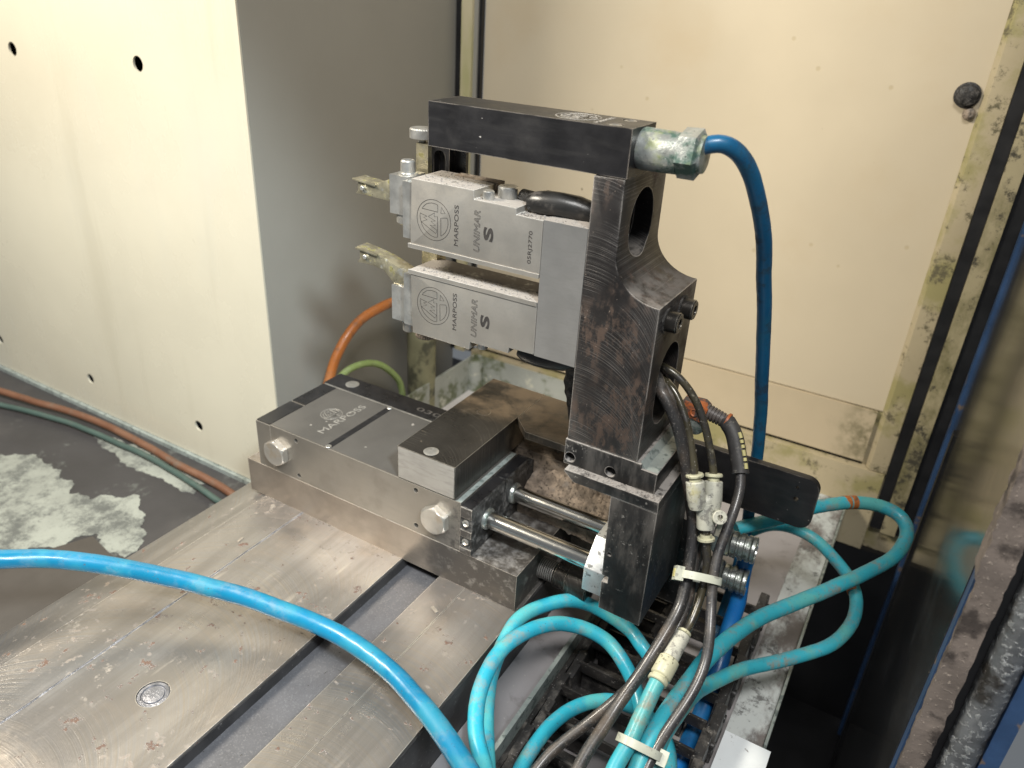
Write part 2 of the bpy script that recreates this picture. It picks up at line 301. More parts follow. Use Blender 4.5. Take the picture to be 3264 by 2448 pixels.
M['right_floor'] = mat('mottled_right_floor', (0.15, 0.135, 0.13), 0.5, 0.0, 0.15, 20, [
    dict(k='noise', s=13, st=(1, .5, 1), lo=0.46, hi=0.58, col=(0.50, 0.53, 0.52), rough=0.85, d=12, rg=.75),
    dict(k='noise', s=42, lo=0.52, hi=0.60, col=(0.09, 0.09, 0.088), d=10, rg=.76, amt=.85),
    dict(k='noise', s=30, lo=0.66, hi=0.72, col=(0.13, 0.085, 0.065), d=5)], bump=0.05)
M['void'] = mat('black_void', (0.006, 0.006, 0.007), 0.6, 0.0, 0.3, 20)  # near-black: the dark of deep openings put into the colour
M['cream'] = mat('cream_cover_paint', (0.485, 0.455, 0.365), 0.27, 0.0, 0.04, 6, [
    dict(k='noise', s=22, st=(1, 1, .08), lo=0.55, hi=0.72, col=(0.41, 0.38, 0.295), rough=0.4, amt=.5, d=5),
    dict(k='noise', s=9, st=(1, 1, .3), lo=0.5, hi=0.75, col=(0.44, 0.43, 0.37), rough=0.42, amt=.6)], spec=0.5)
M['cream_side'] = mat('shaded_cream_side', (0.26, 0.25, 0.22), 0.4, 0.0, 0.04, 6)  # darkened copy of the cream paint; the side's shade is in the colour
M['beige'] = mat('beige_panel_paint', (0.555, 0.478, 0.345), 0.40, 0.0, 0.035, 5, [
    dict(k='dots', s=38, r=0.10, p=0.40, col=(0.42, 0.34, 0.20), amt=.5, h=-0.15),
    dict(k='dots', s=30, r=0.045, p=0.85, col=(0.16, 0.13, 0.08), amt=.8),
    dict(k='noise', s=7, lo=0.5, hi=0.75, col=(0.515, 0.415, 0.27), amt=.6)], bump=0.02, bscale=60)
M['beige_seam'] = mat('beige_flange_paint', (0.53, 0.44, 0.30), 0.42, 0.0, 0.05, 9, [
    dict(k='band', ax=2, lo=0.052, hi=0.062, s=40, wob=0.012, col=(0.33, 0.29, 0.15), amt=.8),
    dict(k='band', ax=0, lo=0.19, hi=0.235, s=30, wob=0.05, ms=35, a=.38, b=.6, col=(0.12, 0.11, 0.05), amt=.95)], bump=0.05, bscale=80)
M['beige_dirty'] = mat('stained_beige_paint', (0.46, 0.39, 0.255), 0.5, 0.0, 0.08, 12, [
    dict(k='noise', s=17, lo=0.46, hi=0.60, col=(0.30, 0.27, 0.11), rough=0.7, amt=.85, d=8),
    dict(k='noise', s=50, lo=0.54, hi=0.63, col=(0.12, 0.105, 0.06), rough=0.8, d=10, rg=.78),
    dict(k='noise', s=9, lo=0.60, hi=0.68, col=(0.06, 0.05, 0.035), d=9, rg=.7)], bump=0.1, bscale=150)
M['beige_grimy'] = mat('grimy_olive_paint', (0.36, 0.31, 0.19), 0.55, 0.0, 0.1, 12, [
    dict(k='noise', s=18, st=(1, 1, .5), lo=0.42, hi=0.60, col=(0.15, 0.135, 0.06), rough=0.7, amt=.9, d=9, rg=.7),
    dict(k='noise', s=45, lo=0.52, hi=0.62, col=(0.05, 0.045, 0.03), rough=0.8, d=10, rg=.76)], bump=0.1, bscale=150)
M['post'] = mat('olive_stained_post', (0.52, 0.46, 0.30), 0.5, 0.0, 0.06, 12, [
    dict(k='noise', s=14, st=(2, 1, .4), lo=0.45, hi=0.7, col=(0.36, 0.35, 0.15), amt=.8)])
M['dust'] = mat('fine_grey_dust', (0.22, 0.20, 0.185), 0.95, 0.0, 0.5, 160)
M['rear_plate'] = mat('dull_brown_plate', (0.055, 0.048, 0.042), 0.5, 0.0, 0.15, 12)
M['rubber'] = mat('black_seal', (0.010, 0.010, 0.011), 0.45, 0.0, 0.3, 50)
M['tray'] = mat('stained_tray_metal', (0.42, 0.44, 0.40), 0.45, 0.2, 0.1, 20, [
    dict(k='noise', s=30, lo=0.48, hi=0.62, col=(0.16, 0.18, 0.10), rough=0.6, d=8),
    dict(k='noise', s=45, lo=0.60, hi=0.68, col=(0.62, 0.62, 0.52), d=7)])
M['tray_floor'] = mat('pale_tray_floor', (0.66, 0.63, 0.61), 0.5, 0.0, 0.05, 12)
M['glass'] = mat('dark_glossy_door', (0.030, 0.028, 0.024), 0.12, 0.0, 0.15, 8, [
    dict(k='noise', s=300, lo=0.70, hi=0.74, col=(0.3, 0.27, 0.2), d=2),
    dict(k='noise', s=10, lo=0.5, hi=0.75, rough=0.25)], spec=1.0, coat=0.6)
M['brown_seal'] = mat('gritty_brown_seal', (0.15, 0.125, 0.11), 0.8, 0.0, 0.2, 40, [
    dict(k='noise', s=420, lo=0.56, hi=0.68, col=(0.30, 0.255, 0.22), d=5, h=0.25),
    dict(k='noise', s=60, lo=0.5, hi=0.65, col=(0.045, 0.036, 0.032), d=8)], bump=0.35, bscale=300)
M['rail'] = mat('pitted_blue_grey_rail', (0.20, 0.21, 0.22), 0.32, 0.6, 0.25, 40, [
    dict(k='noise', s=260, lo=0.52, hi=0.62, col=(0.42, 0.44, 0.45), d=8, h=0.5, rough=.3),
    dict(k='noise', s=50, lo=0.52, hi=0.66, col=(0.06, 0.055, 0.05), d=8)], bump=0.5, bscale=260)
M['blue_paint'] = mat('chipped_blue_paint', (0.028, 0.065, 0.15), 0.4, 0.0, 0.2, 30, [
    dict(k='noise', s=60, lo=0.58, hi=0.66, col=(0.16, 0.12, 0.09), d=8)], bump=0.2)
M['white'] = mat('white_plate', (0.72, 0.76, 0.78), 0.4, 0.0, 0.04, 20, [
    dict(k='noise', s=150, lo=0.66, hi=0.72, col=(0.3, 0.3, 0.3), d=5)])
M['ink'] = mat('etched_black_ink', (0.030, 0.026, 0.024), 0.6, 0.0, 0.2, 200)
M['etch'] = mat('pale_engraving', (0.42, 0.395, 0.355), 0.55, 0.3, 0.2, 300)
M['etch_dim'] = mat('dim_engraving', (0.25, 0.238, 0.215), 0.5, 0.3, 0.2, 300)
M['etch_dark'] = mat('faint_print', (0.075, 0.07, 0.066), 0.5, 0.0, 0.3, 300)
M['rubber_boot'] = mat('black_rubber_boot', (0.014, 0.0135, 0.013), 0.34, 0.0, 0.3, 50, [
    dict(k='noise', s=120, lo=0.5, hi=0.7, col=(0.06, 0.052, 0.045), rough=0.8, d=8)], bump=0.1)
M['pipe'] = mat('mouldy_olive_pipe', (0.26, 0.25, 0.15), 0.55, 0.1, 0.2, 30, [
    dict(k='noise', s=50, lo=0.48, hi=0.62, col=(0.09, 0.09, 0.06), d=8)])
M['debris'] = mat('metal_chip', (0.35, 0.31, 0.26), 0.5, 0.5, 0.2, 300)
M['orange_band'] = mat('rusty_orange_tape', (0.42, 0.13, 0.03), 0.55, 0.0, 0.3, 200, [
    dict(k='noise', s=200, lo=0.5, hi=0.65, col=(0.16, 0.07, 0.03), d=8)])

# ------------------------------------------------------------------ mesh helpers (all in millimetres, world frame)
def bevel(bm, r, seg=2, ang=40):
    if r <= 0: return bm
    es = [e for e in bm.edges if len(e.link_faces) == 2 and e.calc_face_angle(0) > math.radians(ang)]
    bmesh.ops.bevel(bm, geom=es, offset=r, segments=seg, profile=0.6, affect='EDGES', clamp_overlap=True)
    return bm
def box(x0, x1, y0, y1, z0, z1, r=0.4, seg=2):
    bm = bmesh.new()
    v = [bm.verts.new((x, y, z)) for z in (z0, z1) for y in (y0, y1) for x in (x0, x1)]
    for f in ((0, 2, 3, 1), (4, 5, 7, 6), (0, 1, 5, 4), (2, 6, 7, 3), (0, 4, 6, 2), (1, 3, 7, 5)):
        bm.faces.new([v[i] for i in f])
    return bevel(bm, r, seg)
def prism(poly, axis, a0, a1, r=0.4, seg=2, ang=40):
    """polygon in the two other axes (in xyz order) extruded along axis"""
    bm = bmesh.new()
    def P(p, a):
        return {'x': (a, p[0], p[1]), 'y': (p[0], a, p[1]), 'z': (p[0], p[1], a)}[axis]
    A = [bm.verts.new(P(p, a0)) for p in poly]; B = [bm.verts.new(P(p, a1)) for p in poly]
    bm.faces.new(A); bm.faces.new(list(reversed(B)))
    n = len(poly)
    for i in range(n): bm.faces.new((A[i], B[i], B[(i + 1) % n], A[(i + 1) % n]))
    bmesh.ops.recalc_face_normals(bm, faces=bm.faces)
    return bevel(bm, r, seg, ang)
def frame(d):
    d = Vector(d).normalized()
    a = Vector((0, 0, 1)) if abs(d.z) < 0.9 else Vector((1, 0, 0))
    u = d.cross(a).normalized(); return u, d.cross(u).normalized(), d
def lathe(prof, p0, d, n=28, bm=None, caps=True, wob=None, phase=0.0):
    """profile [(t, r)] along d from p0"""
    bm = bm or bmesh.new(); u, v, d = frame(d); p0 = Vector(p0); rings = []
    for t, r in prof:
        rings.append([bm.verts.new(p0 + d * t + (u * math.cos(phase + 2 * math.pi * i / n) + v * math.sin(phase + 2 * math.pi * i / n)) * (r * (wob(i, t) if wob else 1))) for i in range(n)])
    for a, b in zip(rings, rings[1:]):
        for i in range(n): bm.faces.new((a[i], a[(i + 1) % n], b[(i + 1) % n], b[i]))
    if caps: bm.faces.new(list(reversed(rings[0]))); bm.faces.new(rings[-1])
    bmesh.ops.recalc_face_normals(bm, faces=bm.faces)
    return bm
def cyl(p0, p1, r, n=24, ch=0.3):
    p0, p1 = Vector(p0), Vector(p1); L = (p1 - p0).length
    return lathe([(0, r - ch), (ch, r), (L - ch, r), (L, r - ch)], p0, p1 - p0, n)
def spline(pts, step=2.5, closed=False):
    P = [Vector(p) for p in pts]; out = []; n = len(P)
    for i in range(n if closed else n - 1):
        if closed: a, b, c, d = P[i - 1], P[i], P[(i + 1) % n], P[(i + 2) % n]
        else: a, b, c, d = P[max(i - 1, 0)], P[i], P[i + 1], P[min(i + 2, n - 1)]
        k = max(2, int((c - b).length / step))
        for j in range(k):
            t = j / k
            out.append(0.5 * ((2 * b) + (c - a) * t + (2 * a - 5 * b + 4 * c - d) * t * t + (3 * b - a - 3 * c + d) * t ** 3))
    if not closed: out.append(P[-1])
    return out
def smooth(pts, it):
    for _ in range(it):
        pts = [pts[0]] + [(pts[i - 1] + pts[i] * 2 + pts[i + 1]) / 4 for i in range(1, len(pts) - 1)] + [pts[-1]]
    return pts
def sweep(pts, r, n=20, closed=False, bm=None, caps=True, rough=0.0, flat=None):
    bm = bm or bmesh.new(); N = len(pts)
    T = []
    for i in range(N):
        a, b = (pts[i - 1], pts[(i + 1) % N]) if closed else (pts[max(i - 1, 0)], pts[min(i + 1, N - 1)])
        T.append((b - a).normalized())
    u, v, _ = frame(T[0]); rings = []
    sd = random.random() * 50
    for i in range(N):
        u = (u - T[i] * u.dot(T[i])).normalized(); v = T[i].cross(u)
        ring = []
        for k in range(n):
            a = 2 * math.pi * k / n
            o = u * math.cos(a) + v * math.sin(a)
            if flat: o = Vector((o.x * flat[0], o.y * flat[1], o.z * flat[2]))
            q = r(i / (N - 1)) if callable(r) else r
            if rough: q *= 1 + rough * mnoise.noise((pts[i] + o * q) * 0.18 + Vector((sd, 0, 0)))
            ring.append(bm.verts.new(pts[i] + o * q))
        rings.append(ring)
    for i in range(N if closed else N - 1):
        a, b = rings[i], rings[(i + 1) % N]
        for k in range(n): bm.faces.new((a[k], a[(k + 1) % n], b[(k + 1) % n], b[k]))
    if caps and not closed: bm.faces.new(list(reversed(rings[0]))); bm.faces.new(rings[-1])
    bmesh.ops.recalc_face_normals(bm, faces=bm.faces)
    return bm
def merge(*bms):
    dst = bms[0]
    for b in bms[1:]:
        me = bpy.data.meshes.new('t'); b.to_mesh(me); dst.from_mesh(me); bpy.data.meshes.remove(me)
    return dst
BASE = {}
def tomesh(name, bm, B, ang=35):
    for v in bm.verts: v.co = (v.co - B) * MM
    me = bpy.data.meshes.new(name); bm.to_mesh(me); bm.free()
    for p in me.polygons: p.use_smooth = True
    me.set_sharp_from_angle(angle=math.radians(ang))
    return me
def part(name, bm, m, parent, ang=35, label=None):
    B = BASE[parent]; me = tomesh(name, bm, B, ang); me.materials.append(M[m] if isinstance(m, str) else m)
    o = bpy.data.objects.new(name, me); COL.objects.link(o); o.parent = parent; BASE[o] = B
    if label: o['label'] = label
    return o
def thing(name, label, cat, B, group=None):
    o = bpy.data.objects.new(name, None); o.empty_display_size = 0.01; COL.objects.link(o)
    B = Vector(B); o.location = B * MM; BASE[o] = B
    o['label'] = label; o['category'] = cat
    if group: o['group'] = group
    return o
def solo(name, bm, m, label=None, cat=None, group=None, kind=None, ang=35):
    xs = [v.co for v in bm.verts]
    B = Vector(((min(c.x for c in xs) + max(c.x for c in xs)) / 2, (min(c.y for c in xs) + max(c.y for c in xs)) / 2, min(c.z for c in xs)))
    me = tomesh(name, bm, B, ang); me.materials.append(M[m])
    o = bpy.data.objects.new(name, me); COL.objects.link(o); o.location = B * MM; BASE[o] = B
    for k, v in (('label', label), ('category', cat), ('group', group), ('kind', kind)):
        if v: o[k] = v
    return o
def cut(o, *bms):
    """boolean difference, cutters in world mm"""
    B = BASE[o]
    for bm in bms:
        me = tomesh('cutter', bm, B); c = bpy.data.objects.new('cutter', me); COL.objects.link(c); c.location = B * MM
        md = o.modifiers.new('cut', 'BOOLEAN'); md.operation = 'DIFFERENCE'; md.solver = 'EXACT'; md.object = c
        bpy.context.view_layer.update()
        dg = bpy.context.evaluated_depsgraph_get()
        nm = bpy.data.meshes.new_from_object(o.evaluated_get(dg)); o.modifiers.clear()
        old = o.data; o.data = nm; nm.name = old.name; bpy.data.meshes.remove(old)
        bpy.data.objects.remove(c); bpy.data.meshes.remove(me)
        for p in o.data.polygons: p.use_smooth = True
        o.data.set_sharp_from_angle(angle=math.radians(35))
def text(s, length, height, org, xd, yd, bold=0.0, outline=0.0, shear=0.0, depth=0.06):
    """text mesh laid on a face: org is the start of the base line, xd reading direction, yd up; mm"""
    cu = bpy.data.curves.new('t', 'FONT'); cu.body = s; cu.size = 1; cu.shear = shear; cu.offset = bold
    cu.resolution_u = 4
    if outline: cu.fill_mode = 'NONE'; cu.bevel_depth = outline; cu.bevel_resolution = 0
    else: cu.extrude = 0.02
    ob = bpy.data.objects.new('t', cu); COL.objects.link(ob); bpy.context.view_layer.update()
    me = bpy.data.meshes.new_from_object(ob.evaluated_get(bpy.context.evaluated_depsgraph_get()))
    bpy.data.objects.remove(ob); bpy.data.curves.remove(cu)
    bm = bmesh.new(); bm.from_mesh(me); bpy.data.meshes.remove(me)
    x0 = min(v.co.x for v in bm.verts); x1 = max(v.co.x for v in bm.verts)
    y0 = min(v.co.y for v in bm.verts); y1 = max(v.co.y for v in bm.verts)
    z1 = max(abs(v.co.z) for v in bm.verts) or 1
    xd, yd = Vector(xd), Vector(yd); nd = xd.cross(yd); org = Vector(org)
    for v in bm.verts:
        c = v.co
        v.co = org + xd * ((c.x - x0) / (x1 - x0) * length) + yd * ((c.y - y0) / (y1 - y0) * height) + nd * (c.z / z1 * depth)
    return bm
def ribbon(loops, org, xd, yd, w=0.13, sc_=1.0):
    """thin engraved outlines of a mark; loops of (a, b) in mm on a face"""
    xd, yd = Vector(xd), Vector(yd); org = Vector(org); bm = bmesh.new()
    for lp in loops:
        sweep([org + xd * (a * sc_) + yd * (b * sc_) for a, b in lp], w, 6, True, bm)
    nd = xd.cross(yd)
    for v in bm.verts:
        h = (v.co - org).dot(nd); v.co -= nd * (h * 0.5)
    return bm
def circ(r, n=48): return [(r * math.cos(2 * math.pi * i / n), r * math.sin(2 * math.pi * i / n)) for i in range(n)]
def emblem():
    """round mark: a = reading direction, b = up, unit radius"""
    d1 = [(0.47, 0.7), (0.6, 0.59), (0.72, 0.45), (0.79, 0.29), (0.83, 0.11), (0.82, -0.07), (0.79, -0.23), (0.44, -0.24)]
    tri = [(0.71, -0.45), (0.41, -0.42), (0.44, -0.68)]
    d2 = [(0.18, -0.42), (0.25, -0.79), (0.13, -0.84), (-0.06, -0.85), (-0.28, -0.8), (-0.48, -0.7), (-0.62, -0.55), (-0.71, -0.44)]
    zig = [(0.22, 0.81), (0.13, 0.4), (0.04, 0.6), (-0.04, 0.39), (-0.2, 0.75), (-0.64, -0.13), (-0.46, -0.21), (-0.28, 0.22),
           (-0.24, -0.11), (-0.07, 0.16), (-0.02, -0.11), (0.13, 0.33), (0.37, -0.04), (0.18, -0.03), (0.22, -0.23), (-0.8, -0.24),
           (-0.83, -0.05), (-0.79, 0.16), (-0.68, 0.38), (-0.53, 0.57), (-0.35, 0.7), (-0.13, 0.78), (0.06, 0.82)]
    return [circ(1.0), d1, tri, d2, zig]

# ================================================================== SETTING
def sheet(x0, x1, y0, y1, z, th=4, r=0): return box(x0, x1, y0, y1, z - th, z, r)
solo('floor', sheet(-1500, -262, -700, 480, -126), 'left_floor', kind='structure')
solo('machine_bed', box(3.5, 31, -500, 200, -110, -74.6, 0.3), 'grey_floor', kind='structure')
solo('chain_bed', box(31.2, 152, -500, 396, -112, -103, 0.3), 'grey_floor', kind='structure')
solo('sump', box(150, 420, -500, 420, -400, -390, 0), 'void', kind='structure')
fl = solo('floor_ledge', box(150, 176, -300, 396, -114, -100, 1.0), 'right_floor', kind='structure')

# left box-shaped machine cover
tc = thing('machine_cover', 'large cream painted sheet metal cover with round holes behind the slide, at the left', 'machine cover', (-700, 250, -120))
fp = part('front_panel', box(-1300, -323.5, 93.5, 95.4, -120, 900, 0.6), 'cream', tc)
for x, z in ((-639.9, 278.7), (-451.5, 281.6), (-633.4, -78.9), (-446.1, -79.1), (-820, -79)):
    cut(fp, cyl((x, 80, z), (x, 110, z), 6.6 if z > 0 else 6.0, 24, 0))
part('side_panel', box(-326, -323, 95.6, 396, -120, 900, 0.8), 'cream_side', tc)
part('bottom_lip', box(-1300, -323.5, 90, 96.5, -126, -121, 0.8), 'galv', tc)
part('dark_hole_backing', box(-1290, -330, 150, 154, -118, 890, 0), 'void', tc)  # near-black sheet added behind the panel so its holes look dark

# beige rear wall panel, its lower ledge, posts
tb = thing('rear_panel', 'large plain beige painted panel forming the rear wall', 'panel', (-50, 405, 0))
part('sheet', box(-292, 200, 400, 404, 7, 900, 0.6), 'beige', tb)
part('lower_flange', box(-292, 180, 397.5, 402.5, -52, 5.6, 1.2), 'beige_seam', tb)
part('shadow_joint', box(-290, 182, 403, 406, -60, 20, 0), 'rubber', tb)
part('sill', box(-292, 203, 392, 402, -150, -57, 1.5), 'beige_dirty', tb)
pb = thing('hex_screw', 'dark rusty screw with washer at the right edge of the beige panel', 'screw', (173, 398, 290))
part('washer', lathe([(0, 10), (1.4, 10), (2, 8.6)], (172.9, 400, 299), (0, -1, 0), 24), 'grime', pb)
part('screw_head', lathe([(0, 8.6), (5, 8.6), (6.2, 7.0), (7.0, 3)], (172.9, 398.4, 299), (0, -1, 0), 6, phase=.4), 'grime', pb)
part('rust_lump', lathe([(0, 5), (4, 4.4), (6, 2)], (178, 400, 285), (0.2, -1, 0), 12), 'swarf', pb)
po = thing('corner_post', 'narrow olive stained post between the cream cover and the beige panel', 'post', (-308, 395, -60))
part('front_face', box(-314.5, -301, 388, 399, -60, 900, 1.5), 'post', po)
part('left_seal', box(-322.6, -315, 390, 399, -60, 900, 0.6), 'rubber', po)
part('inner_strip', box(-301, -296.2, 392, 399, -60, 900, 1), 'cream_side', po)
part('seal', box(-296, -292.4, 394, 399.5, -60, 900, 0.6), 'rubber', po)
pr = thing('right_post', 'dirty mould stained beige post at the right end of the beige panel', 'post', (208, 392, -120))
part('flange', prism([(184, 399.5), (184, 398), (188, 393), (204, 393), (204, 399.5)], 'z', -56, 900, 0.8), 'beige_dirty', pr)
part('gap_seal', box(204.5, 215, 393, 399, -120, 900, 0.5), 'rubber', pr)
part('outer_flange', box(215.3, 229, 388, 399, -120, 900, 1), 'beige_grimy', pr)
part('door_seal', box(229.3, 242, 391, 399, -120, 900, 0.5), 'rubber', pr)
part('foot', box(160, 242, 394, 401.8, -390, -151, 0.5), 'void', pr)
part('backing', box(180, 260, 402, 406, -160, 900, 0.5), 'beige_dirty', pr)

dr = thing('sliding_door', 'dark glossy door panel receding at the right edge', 'door', (245, 200, -390))
part('pane', box(243, 247, 12, 386, -390, 900, 0.5), 'glass', dr)
part('edge_strip', box(240.5, 243.5, 370, 385, -390, 900, 0.6), 'blue_paint', dr)
part('inner_strip', box(240.8, 243.2, 318, 330, -390, 40, 0.5), 'rubber', dr)
ds = thing('door_frame', 'gritty brown door frame edge with pitted grey rail in the lower right corner', 'door frame', (262, -4, -200))
bmf = box(244.5, 256, -3, 14, -300, 700, 1.0)
bmesh.ops.subdivide_edges(bmf, edges=[e for e in bmf.edges if abs(e.verts[0].co.z - e.verts[1].co.z) > 100], cuts=300)
for v in bmf.verts:
    v.co += Vector((mnoise.noise(v.co * 0.16), mnoise.noise(v.co * 0.15 + Vector((9, 0, 0))), 0)) * 0.9
    if v.co.z > 120 and v.co.x < 250: v.co.x -= 2.0 + mnoise.noise(v.co * 0.3)
part('brown_seal', bmf, 'brown_seal', ds)
part('blue_edge', box(243.6, 246, 3, 13, -300, 118, 0.4), 'blue_paint', ds)
part('groove', box(255.5, 262, 4, 12, -300, 700, 0.5), 'rubber', ds)
rl = sweep([Vector((269, 3, -300 + i * 1.0)) for i in range(700)], 8.0, 26, rough=0.06)
part('weld_rail', rl, 'rail', ds)
part('outer_rail', box(277, 285, -2, 12, -300, 700, 2), 'blue_paint', ds)
solo('white_board', box(300, 420, -30, -24, -110, 20, 1), 'white', 'white board beyond the blue rail in the bottom right corner', 'board')
solo('grey_apron', box(288, 440, -40, -31, -220, -60, 1), 'grey_floor', 'grey sheet under the white board in the bottom right corner', 'sheet')

# tray and pipe behind the slide
tt = thing('drip_tray', 'stained open metal tray behind the slide below the rear panel', 'tray', (-200, 330, -110))
part('left_side', box(-286.5, -284.5, 230, 390, -108, -60, 0.5), 'tray', tt)
part('rear_side', box(-284.3, -20, 390, 392, -108, -60, 0.5), 'tray', tt)
part('bottom', box(-284.3, -20, 160, 389.8, -110, -106, 0.5), 'tray_floor', tt)
part('corner_fillet', lathe([(0, 10), (40, 10)], (-281, 386, -106), (0, 0, 1), 16), 'tray', tt)
tp = thing('stand_pipe', 'short mould stained vertical pipe behind the lower measuring head', 'pipe', (-300, 297, -120))
part('tube', cyl((-300, 297, -120), (-300, 297, 45), 16.5, 28, 1), 'pipe', tp)
part('collar', cyl((-300, 297, 30), (-300, 297, 48), 18.5, 6, 1), 'pipe', tp)

# ================================================================== MACHINE TABLE
mt = thing('machine_table', 'scratched milled steel machine table with T slot in the foreground', 'table', (-130, -100, -106))
part('side_ledge', prism([(-241.4, -31.6), (-276, -39.5), (-276, -106), (-241.4, -106)], 'y', -520, 190, 0.6), 'table', mt)
part('top_strip', box(-241, -200.8, -520, 190, -100, -31, 0.7), 'table', mt)
g = sweep([Vector((-200 + 0.15 * math.sin(i * .7), -519 + i * 4.0, -31.8)) for i in range(177)], 1.15, 8, rough=0.35)
part('groove_bead', g, 'solder', mt)
tw = part('wide_strip', box(-199.2, -99, -520, 190, -100, -31, 0.8), 'table', mt)
cut(tw, lathe([(0, 9.6), (4, 9.6)], (-146.3, -179.8, -32.6), (0, 0, 1), 40))
pl = part('plug', lathe([(0, 9.3), (1.5, 9.3), (1.8, 9.0), (1.9, 7.3), (1.0, 6.9), (1.0, 6.4), (1.9, 6.1), (2.2, 4), (2.3, 0.2)], (-146.3, -179.8, -33.2), (0, 0, 1), 40), 'solder', mt)
part('narrow_strip', box(-64, -41.3, -520, 190, -100, -31, 0.6), 'table', mt)
part('edge_strip', box(-41.1, 2.4, -520, 190, -100, -31.25, 0.6), 'table', mt)
part('side_wall', box(2.6, 3.2, -520, 190, -106, -33, 0.1), 'table_side', mt)
part('slot_wall', box(-98.8, -98.2, -520, 190, -45, -33.0, 0.1), 'table_side', mt)
part('slot_floor', box(-98.6, -64.4, -520, 190, -70, -41.2, 0.2), 'slot_floor', mt)

solo('floor_plate', prism([(-421, -54), (-371, -63), (-330, -170), (-470, -170), (-440, -95)], 'z', -126, -119, 1.0), 'rear_plate', 'dark brown flat plate on the floor left of the table', 'plate')
def blotch(poly, z, th, amp, seed):
    pts = []; n = len(poly)
    for i in range(n):
        a_, b_ = Vector((*poly[i], 0)), Vector((*poly[(i + 1) % n], 0))
        k = max(2, int((b_ - a_).length / 2.2))
        for j in range(k):
            p = a_.lerp(b_, j / k); nrm = Vector((b_.y - a_.y, a_.x - b_.x, 0)).normalized()
            o = mnoise.fractal(Vector((p.x * .06, p.y * .06, seed)), 1.0, 2.0, 6) * amp
            pts.append((p.x + nrm.x * o, p.y + nrm.y * o))
    return prism(pts, 'z', z, z + th, 0)
for poly, amp, lb in (([(-646.6, -36.3), (-632.8, -22.4), (-614.5, -5.3), (-585.9, -1.8), (-554.7, -4.1), (-509.4, -17.9), (-481.0, -12.6), (-469.8, 2.3), (-452.1, 11.0), (-428.7, 2.7), (-406.1, -14.9), (-383.8, -27.7), (-378.9, -50.9), (-395.6, -56.4), (-429.9, -46.9), (-446.9, -79.6), (-458.7, -96.3), (-484.9, -122.6)], 9, 'large crusty white residue patch on the dark floor left of the table'),
                      ([(-603.6, 60), (-572.5, 70), (-528.5, 72), (-489.4, 70), (-440.5, 68), (-413.0, 66), (-418.4, 60), (-408.1, 48.5), (-430.9, 45.7), (-483.2, 44.0), (-528.1, 45.2), (-561.5, 50.8)], 5, 'long narrow white residue streak beside the floor cables')):
    solo('residue_patch', blotch(poly, -126, 0.5, amp, len(lb)), 'residue', lb, 'residue', kind='stuff')
# small chips lying on the table
for i, (x, y, zz, s, cl) in enumerate(((-76, -76, -41.1, 2.0, 'cube shaped dark metal chip lying in the T slot'),
                                       (-214, -52, -31, 1.3, 'pale metal chip beside the table groove'),
                                       (-47, -30, -31, 1.5, 'thin pale metal chip on the narrow table strip near the base'))):
    d = Vector((random.uniform(-1, 1), random.uniform(-1, 1), 0)).normalized()
    bm = box(-s * (1 if i == 0 else 2.2), s * (1 if i == 0 else 2.2), -s * .7, s * .7, 0, s * (1 if i == 0 else .5), 0.2)
    bmesh.ops.rotate(bm, verts=bm.verts, cent=(0, 0, 0), matrix=Matrix.Rotation(0.7 + i, 3, 'Z'))
    bmesh.ops.translate(bm, verts=bm.verts, vec=(x, y, zz))
    solo('metal_chip', bm, 'grime' if i == 0 else 'debris', cl, 'metal chip', 'metal chips on the table')

# ================================================================== SLIDE UNIT
su = thing('slide_unit', 'grey steel pneumatic slide clamped on the machine table', 'slide unit', (-130, 50, -31))
part('base_plate', box(-258, 0, 0, 108, -31, 0, 0.5), 'base', su)
body = part('body', box(-228, -47.2, 0.3, 77, 0.1, 41.8, 0.4), 'slide', su)
for x, z in ((-200.4, 36.9), (-200.5, 4.6), (-85.5, 37.0), (-85.3, 6.2)):
    cut(body, cyl((x, -3, z), (x, 6, z), 2.0, 20, 0))
part('end_block', box(-243.4, -228.2, 0.3, 77, 0.1, 41.0, 0.4), 'slide', su)
for y0, y1 in ((1.2, 37.6), (40.2, 76.8)):
    part('end_insert', box(-242.9, -228.6, y0, y1, 40, 41.9, 0.4), 'black', su)
part('top_cover', box(-227.6, -51, 1.2, 76.6, 41.5, 42.15, 0.15), 'cover', su)
part('rear_rail', box(-243.4, -70, 78.4, 99.5, 0.1, 42.4, 0.5), 'black', su)
part('rear_rail_edge', box(-242, -72, 77.1, 78.3, 30, 42.2, 0.1), 'zinc', su)
st = part('scale_slot', box(-171.5, -166, 3, 76, 41.9, 42.3, 0.1), 'black', su)
for y in (2.2, 77.2):
    part('slot_screw', cyl((-168.6, y if y < 10 else 75.5, 42), (-168.6, y if y < 10 else 75.5, 43), 2.4, 20, 0.3), 'zinc', su)
for x, y, h in ((-77.4, 7.2, 68.75), (-77.5, 75.6, 68.75)):
    pass
part('rail_screw', lathe([(0, 6), (0.5, 6), (0.8, 5.4), (0.7, 3.6), (0.75, 0.2)], (-221, 89.5, 42.2), (0, 0, 1), 28), 'zinc', su)
part('emblem', ribbon(emblem(), (-200.5, 40.6, 42.2), (0, 1, 0), (-1, 0, 0), 0.24, 8.6), 'etch_dim', su)
part('lettering', text('MARPOSS', 52, 6.4, (-185.0, 14, 42.2), (0, 1, 0), (-1, 0, 0), bold=0.0), 'etch_dim', su)
part('rail_number', text('03000', 40, 5.6, (-150, 85.4, 42.45), (1, 0, 0), (0, 1, 0), bold=0.01), 'etch_dark', su)
